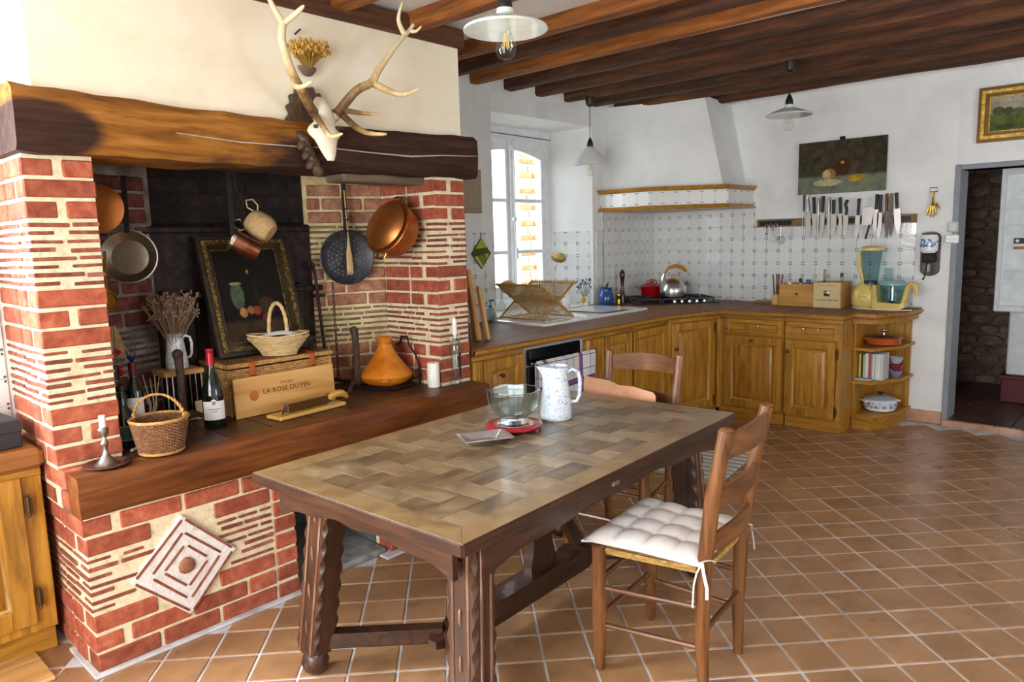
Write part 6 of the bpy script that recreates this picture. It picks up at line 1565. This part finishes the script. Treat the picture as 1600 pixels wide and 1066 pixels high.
hung('bottle_opener', 'chrome bottle opener at the hood end of the rail', 'opener', -2.72, 1.585, MB().tube(rg(0, 0, .014), .004, 6, True).rbox(-.006, .006, -.003, .003, -.06, -.01, .002).tube(rg(0, -.065, .009), .004, 6, True), CHROME)
hung('kitchen_scissors', 'steel kitchen scissors hanging by the bottle opener', 'scissors', -2.66, 1.59, MB().tube(rg(-.022, 0, .014), .004, 6, True).tube(rg(.022, 0, .014), .004, 6, True).tube([(-.016, 0, -.014), (0, 0, -.06), (.012, 0, -.16)], [.005, .006, .002], 6).tube([(.016, 0, -.014), (0, 0, -.06), (-.002, 0, -.16)], [.005, .006, .002], 6), STEEL)
hung('egg_whisk', 'small wire whisk hanging beside the scissors', 'whisk', -2.595, 1.50, MB().tube(rg(0, -.04, .035), .002, 5, True).tube(rg(0, -.035, .022), .002, 5, True).tube(rg(.006, -.03, .03), .002, 5, True).tube([(0, 0, -.01), (0, 0, .08)], .005, 6), CHROME)
hung('vegetable_peeler', 'pale metal peeler hanging before the first carving fork', 'peeler', -2.495, 1.48, MB().tube([(0, 0, 0), (.004, 0, .05), (-.004, 0, .12)], [.012, .008, .005], 8, False, .4), CHROME)
# paintings
cv = still_life('still_life_bread', ['#2b2517', '#4a4430'], ['#5d6453', '#7d8270'], -.075, [(-.09, -.055, .055, .045, '#a87b3a'), (-.11, -.06, .035, .035, '#c9b888'), (-.105, -.125, .12, .03, '#b9b795'), (-.10, -.115, .06, .018, '#c2b377'), (.13, -.10, .075, .028, '#b08a28'), (.1, -.11, .04, .026, '#c09a2c'), (.02, .0, .06, .08, '#4a2a10'), (.015, .03, .016, .012, '#b8924a')])
t = thing('canvas_painting', 'unframed still life of bread and plate on the far wall', 'painting', M=T(-2.11, YB - .024, 2.052) @ RXm(90))
MB().rbox(-.345, .345, -.213, .213, 0, .02, .002).build('canvas', cv, t)
MB().rbox(-.02, .02, .205, .24, -.01, .004, .002).build('hanger', IRON, t)
cv2 = still_life('meadow_landscape', ['#8a8672', '#a8a38c'], ['#4a5426', '#6b7034'], -.0, [(-.17, .02, .04, .035, '#565a3c'), (-.11, .015, .035, .03, '#4f5436'), (-.05, .012, .04, .022, '#5d6142'), (.03, .012, .05, .02, '#626545'), (.10, .02, .035, .035, '#555a3a'), (.17, .02, .04, .04, '#4f5436'), (.0, .10, .16, .025, '#b0aa98'), (-.12, -.09, .07, .02, '#42552f'), (.06, -.07, .09, .02, '#7a7c3a')])
framed('framed_landscape', 'green meadow landscape in a gilt frame above the doorway', T(-.875, YB - .001, 2.328) @ RXm(90), .585, .385, .075, cv2, flat('gilt_brown', '#6b4a1c', .4, .4), GOLD, GOLD)
# brass hand hook
t = thing('brass_hand_hook', 'brass hand shaped hook with paper clip hanging on the far wall', 'hook', (-1.43, YB - .012, 1.72))
MB().tube([(0, 0, .085), (-.002, 0, .05), (0, -.004, .02), (.002, -.008, -.015)], [.022, .017, .02, .030], 12, False, .45).build('palm', BRASS, t)
for k, (dx, L) in enumerate(((-.034, .07), (-.014, .085), (.006, .088), (.024, .075))): MB().tube([(dx * .6, -.008, -.02), (dx * .9, -.012, -.02 - L * .6), (dx * 1.1, -.006, -.02 - L)], [.0075, .0065, .004], 8).build('finger', BRASS, t)
MB().tube([(.02, -.008, .0), (.042, -.01, -.03), (.052, -.008, -.05)], [.008, .007, .004], 8).build('thumb', BRASS, t)
MB().tube([(-.024, 0, .085), (-.026, 0, .115), (.026, 0, .115), (.024, 0, .085)], .0035, 6, True).build('wire_loop', BRASS, t)
# wall coffee mill
t = thing('wall_coffee_mill', 'blue and white ceramic coffee mill on a dark wooden wall plaque', 'coffee mill', (-1.43, YB - .001, 1.17))
dkw = flat('dark_plaque', '#3a241c', .35, coat=.3)
MB().prism([(.068 * math.cos(a) * (1 if 1 else 0), (.045 if math.sin(a) < 0 else .285) + .05 * math.sin(a)) for a in [math.tau * i / 32 for i in range(32)]], .02, RXm(90), .004).build('plaque', dkw, t)
DEL = nodes('delft_ceramic'); m_, nt, b_ = DEL
tc = N(nt, 'ShaderNodeTexCoord'); nz = noise(nt, tc.outputs['Object'], 55, 3, .6)
sp = N(nt, 'ShaderNodeSeparateXYZ'); nt.links.new(tc.outputs['Object'], sp.inputs[0])
mr = N(nt, 'ShaderNodeMath', operation='SUBTRACT'); nt.links.new(sp.outputs[2], mr.inputs[0]); mr.inputs[1].default_value = .25
ab = N(nt, 'ShaderNodeMath', operation='ABSOLUTE'); nt.links.new(mr.outputs[0], ab.inputs[0])
ls = N(nt, 'ShaderNodeMath', operation='LESS_THAN'); nt.links.new(ab.outputs[0], ls.inputs[0]); ls.inputs[1].default_value = .032
gt = N(nt, 'ShaderNodeMath', operation='GREATER_THAN'); nt.links.new(nz, gt.inputs[0]); gt.inputs[1].default_value = .49
ml = N(nt, 'ShaderNodeMath', operation='MULTIPLY'); nt.links.new(ls.outputs[0], ml.inputs[0]); nt.links.new(gt.outputs[0], ml.inputs[1])
mx = N(nt, 'ShaderNodeMix', data_type='RGBA'); nt.links.new(ml.outputs[0], mx.inputs[0]); mx.inputs[6].default_value = lin('#e4e8ea'); mx.inputs[7].default_value = lin('#4a6fa8')
nt.links.new(mx.outputs[2], b_.inputs['Base Color']); b_.inputs['Roughness'].default_value = .15
MB().lathe([(1e-4, .17), (.04, .172), (.06, .19), (.066, .25), (.062, .295), (.05, .312), (1e-4, .314)], 28, T(0, -.062, 0), 1, .75).build('ceramic_hopper', m_, t)
MB().lathe([(.052, .312), (.05, .325), (.02, .332), (1e-4, .333)], 24, T(0, -.062, 0), 1, .75).build('lid', dkw, t)
MB().rbox(-.045, .045, -.085, -.02, .10, .172, .01).build('grinder_body', IRON, t)
MB().lathe([(.03, .02), (.032, .05), (.03, .085), (.028, .085), (.029, .05), (.027, .024), (1e-4, .022)], 20, T(0, -.06, 0)).build('glass_cup', GLASS, t)
MB().tube([(.0, -.085, .10), (.0, -.11, .06), (-.01, -.115, -.01), (-.02, -.115, -.03)], [.006, .005, .005, .008], 8).build('crank', IRON, t)
# socket and switch
t = thing('light_switch', 'grey wall switch above the double socket by the door', 'switch', (-1.288, YB - .001, 1.53))
MB().rbox(-.036, .036, -.02, 0, -.035, .045, .006).build('plate', flat('grey_switch', '#b9bcba', .5), t)
MB().rbox(-.028, .028, -.024, -.018, -.028, .036, .004).build('rocker', flat('grey_switch2', '#c4c7c5', .5), t)
t = thing('wall_socket', 'white double wall socket under the grey switch by the door', 'socket', (-1.288, YB - .001, 1.445))
MB().rbox(-.045, .045, -.035, 0, -.032, .034, .008).build('plate', WHITEC, t)
for s in (-1, 1):
    for q in (-1, 1): MB().cyl((s * .02 + q * .007, -.036, .0), (s * .02 + q * .007, -.034, .0), .003, 8).build('pin_hole', BLACK, t)
# pot holder and panel on the window wall
t = thing('pot_holder', 'green patchwork diamond pot holder hanging on the tiles by the window', 'pot holder', M=T(XW + .012, 3.885, 1.43) @ MLF)
GRN = [flat('lime_cloth', '#a9b83f', .9), flat('olive_cloth', '#6f8426', .9), flat('pale_lime_cloth', '#c3cd7a', .9), flat('dark_green_cloth', '#4a5a22', .9)]
W2, H2 = .105, .118
MB().prism([(-W2, 0), (0, -H2), (W2, 0), (0, H2)], .006, None, .002).build('backing', GRN[3], t)
MB().prism([(-W2 * .62, H2 * .3), (W2 * .55, H2 * .38), (0, H2 * .93)], .003, T(0, 0, .005)).build('patch', GRN[0], t)
MB().prism([(-W2 * .72, -H2 * .18), (-W2 * .45, -H2 * .15), (.012, -H2 * .78), (0, -H2 * .9)], .003, T(0, 0, .005)).build('patch', GRN[2], t)
MB().prism([(-W2 * .4, -H2 * .15), (W2 * .3, -H2 * .05), (W2 * .35, -H2 * .5), (.016, -H2 * .75)], .003, T(0, 0, .005)).build('patch', GRN[1], t)
MB().prism([(W2 * .36, -H2 * .02), (W2 * .75, -H2 * .02), (W2 * .42, -H2 * .42)], .003, T(0, 0, .005)).build('patch', GRN[0], t)
MB().tube([(0, H2 * .97, .004), (-.008, H2 + .02, .006), (0, H2 + .045, .008), (.008, H2 + .02, .006)], .002, 5, True).build('loop', GRN[3], t)
t = thing('wall_panel', 'taupe moulded panel on the window wall behind the lintel end', 'panel', M=T(XW + .002, 3.70, 1.90) @ MLF)
MB().rbox(-.2, .205, -.17, .15, 0, .022, .006).rbox(-.17, .175, -.14, .12, .018, .028, .004).build('board', flat('taupe_paint', '#a1907c', .7), t)

# ================================================================ ON THE OPEN SHELVES
ORG = flat('orange_enamel', '#b3532c', .3, coat=.4)
t = thing('shallow_casserole', 'orange shallow casserole with steel knob on the top open shelf', 'casserole', M=T(-1.655, 6.035, .6455) @ RZ(43))
MB().lathe([(1e-4, 0), (.10, 0), (.12, .012), (.127, .055), (.13, .06), (.122, .06), (1e-4, .03)], 36).build('dish', ORG, t)
MB().lathe([(.128, .06), (.12, .068), (.05, .076), (1e-4, .078)], 36).build('lid', flat('brown_lid', '#6a3a26', .25, coat=.5), t)
MB().lathe([(.01, .076), (.007, .095), (.026, .112), (.026, .116), (1e-4, .118)], 18).build('knob', STEEL, t)
for s in (-1, 1): MB().rbox(s * .137 - .014, s * .137 + .014, -.04, .04, .045, .058, .005).build('handle', ORG, t)
t = thing('covered_casserole', 'white casserole with grey blue band on the lowest open shelf', 'casserole', M=T(-1.655, 6.02, .1255) @ RZ(43))
def band_mat():
    m, nt, b = nodes('patterned_band'); v = coords(nt, (1, 1, 1), False)
    vo = N(nt, 'ShaderNodeTexVoronoi'); vo.inputs['Scale'].default_value = 34; nt.links.new(v, vo.inputs['Vector'])
    nt.links.new(ramp(nt, vo.outputs['Distance'], ['#6f84a8', '#93a3bd', '#ccd4dd'], [.25, .4, .55]), b.inputs['Base Color']); b.inputs['Roughness'].default_value = .2; return m
MB().lathe([(1e-4, 0), (.085, 0), (.105, .012), (.116, .04), (.12, .085), (.122, .09), (.114, .09), (1e-4, .05)], 36).build('pot', WHITEC, t)
MB().lathe([(.1175, .035), (.1215, .08), (.1205, .0805), (.1165, .035)], 36).build('band', band_mat(), t)
MB().lathe([(.122, .09), (.118, .1), (.06, .118), (1e-4, .122)], 36).build('lid', flat('pale_blue_lid', '#b9c6d4', .2, coat=.4), t)
MB().lathe([(.008, .12), (.006, .132), (.024, .142), (.022, .147), (1e-4, .148)], 18).build('knob', IRON, t)
for s in (-1, 1): MB().rbox(s * .128 - .014, s * .128 + .014, -.04, .04, .075, .088, .005).build('handle', WHITEC, t)
BK = [('#c3c04a', .016, .195), ('#20241c', .012, .19), ('#b5b98a', .012, .19), ('#cfdcdb', .026, .2), ('#b53a45', .016, .2), ('#8f9aa0', .010, .2), ('#dfe2e2', .010, .2), ('#b8bfc2', .012, .2), ('#d9dcdd', .013, .2), ('#dedfe0', .017, .203), ('#c2c6c9', .020, .203)]
BN = ['yellow and black spined', 'thin black', 'olive', 'thick pale blue', 'red spined', 'thin grey', 'thin white', 'silver grey', 'off-white', 'white patterned', 'thick grey end']
x = -1.778
for (c_, w, h), nm in zip(BK, BN):
    t = thing('book', nm + ' cookery book standing on the middle open shelf', 'book', (x + w / 2, 5.945, .3905), group='cookery books on the open shelf')
    MB().rbox(-w / 2, w / 2, -.075, -.072, 0, h, .001).rbox(-w / 2, -w / 2 + .0015, -.074, .075, 0, h, .0005).rbox(w / 2 - .0015, w / 2, -.074, .075, 0, h, .0005).build('cover', flat('cover_' + c_[1:], c_, .5), t)
    MB().rbox(-w / 2 + .0018, w / 2 - .0018, -.071, .072, .003, h - .003, .0005).build('pages', PAPER, t)
    x += w + .001
t = thing('magazine', 'thin magazine lying flat at the front of the middle open shelf', 'magazine', (-1.73, 5.835, .3905), 3)
MB().rbox(-.058, .058, -.03, .03, 0, .012, .002).build('pages', flat('magazine_pages', '#b9c4cc', .5), t)
MB().rbox(-.059, .059, -.031, .031, .012, .0135, .0005).build('cover', flat('magazine_cover', '#8fa0ad', .4), t)
for k, (z, c_) in enumerate(((0, '#7d86a8'), (.0525, '#8d2c3c'), (.105, '#aab0bd'))):
    t = thing('small_bowl', ('lilac grey bowl, lowest of the pile beside the books', 'dark red bowl in the middle of the pile beside the books', 'shiny grey bowl tilted on top of the pile beside the books')[k], 'bowl', M=T(-1.572, 6.09, .3905 + z) @ RYm(0))
    MB().lathe([(1e-4, 0), (.025, 0), (.04, .02), (.05, .052), (.047, .052), (.036, .022), (1e-4, .008)], 20).build('bowl', flat('bowl_' + c_[1:], c_, .15, coat=.4), t)

# ================================================================ PENDANT LAMPS
OPAL = flat('opaline_enamel', '#cfdcd3', .25, coat=.3)
FIL = flat('yellow_filament', '#e6c163', .5)
def pendant(label, x, yy, zr, ztop, prof, mat, bulb=True, tilt=0):
    t = thing('pendant_lamp', label, 'lamp', M=T(x, yy, zr), group='pendant lamps')
    MB().lathe(prof + [(r_ - .002, z - .002) for r_, z in reversed(prof)], 40, RXm(tilt)).build('shade', mat, t)
    zt = prof[-1][1]
    MB().lathe([(.024, zt - .004), (.026, zt + .01), (.024, zt + .03), (.012, zt + .06), (.005, zt + .072), (1e-4, zt + .074)], 20).build('cap', BLACK, t)
    MB().cyl((0, 0, zt + .07), (0, 0, ztop - zr - .05), .003, 6).build('cord', flat('dark_cord', '#2a211d', .6), t)
    MB().lathe([(.012, ztop - zr - .075), (.03, ztop - zr - .06), (.036, ztop - zr - .02), (.036, ztop - zr), (1e-4, ztop - zr)], 20).build('ceiling_rose', flat('dark_rose', '#241a16', .4), t)
    if bulb:
        MB().lathe([(.014, .006), (.014, zt - .004), (1e-4, zt - .003)], 16).build('socket', flat('brown_socket', '#4a3028', .5), t)
        b = MB().lathe([(.013, .008), (.016, -.004), (.027, -.025), (.037, -.055), (.037, -.07), (.029, -.09), (.012, -.1), (1e-4, -.101)], 24).build('bulb', GLASS, t)
        for k in range(4):
            a = k * math.pi / 2 + .4; MB().tube([(.004 * math.cos(a), .004 * math.sin(a), -.01), (.012 * math.cos(a), .012 * math.sin(a), -.06)], .0016, 6).build('filament', FIL, b)
FLATP = [(.15, 0), (.148, .006), (.10, .028), (.05, .046), (.032, .052), (.03, .07)]
pendant('flat opaline pendant lamp with clear filament bulb over the dining table', -1.816, 1.973, 2.262, 2.656, FLATP, OPAL)
pendant('white conical pendant lamp hanging by the sink window', -3.65, 4.955, 2.128, 2.66, [(.15, 0), (.148, .004), (.09, .07), (.04, .125), (.02, .14)], flat('white_ribbed_shade', '#dcdcd6', .5), True, 5)
pendant('flat opaline pendant lamp before the bread painting', -2.02, 4.99, 2.307, 2.66, FLATP, OPAL)

# ================================================================ SCULLERY FRIDGE
FRW = flat('fridge_white', '#dfe8e8', .35)
t = thing('refrigerator', 'white refrigerator with its racked door standing open in the scullery', 'refrigerator', (-.7, 7.5, .043))
MB().rbox(-.33, .3, -.22, .35, .24, 1.95, .01).build('body', FRW, t)
MB().rbox(-.36, .36, -.36, -.34, .79, 1.96, .008, T(-.06, 0, 0)).rbox(-.36, -.325, -.40, -.345, .79, 1.96, .006, T(-.06, 0, 0)).rbox(-.33, .3, -.395, -.345, 1.90, 1.96, .006, T(-.06, 0, 0)).rbox(-.33, .3, -.395, -.345, .79, .84, .006, T(-.06, 0, 0)).build('open_door', FRW, t)
RK = thin('clear_rack', '#fbfdfd', .5)
for z in (1.62, 1.42 + .0, 1.06): MB().rbox(-.36, .24, -.47, -.40, z, z + .075, .008, T(0, 0, 0)).build('door_rack', RK, t)
MB().rbox(-.31, .1, -.3995, -.398, 1.345, 1.39, .0004).build('black_label', flat('label_black', '#1e1f1c', .5), t)
MB().lathe([(.013, 0), (.013, .001), (1e-4, .0012)], 16, T(-.285, -.3998, 1.368) @ axes((0, -1, 0))).build('label_disc', FRW, t)
MB().rbox(-.31, .1, -.3995, -.398, 1.30, 1.322, .0004).build('orange_label', flat('label_orange', '#c2641c', .5), t)
MB().rbox(-.41, .30, -.343, -.335, .80, 1.95, .003).build('door_skin', FRW, t)
t = thing('red_crate', 'dark red crate under the refrigerator in the scullery', 'crate', (-.7, 7.5, .0425))
MB().rbox(-.36, .3, -.23, .34, 0, .238, .008).build('crate', flat('dark_red_plastic', '#5a1420', .5), t)
MB().rbox(-.37, .31, -.24, .345, .20, .236, .006).build('crate_rim', flat('dark_red_plastic', '#5a1420', .5), t)
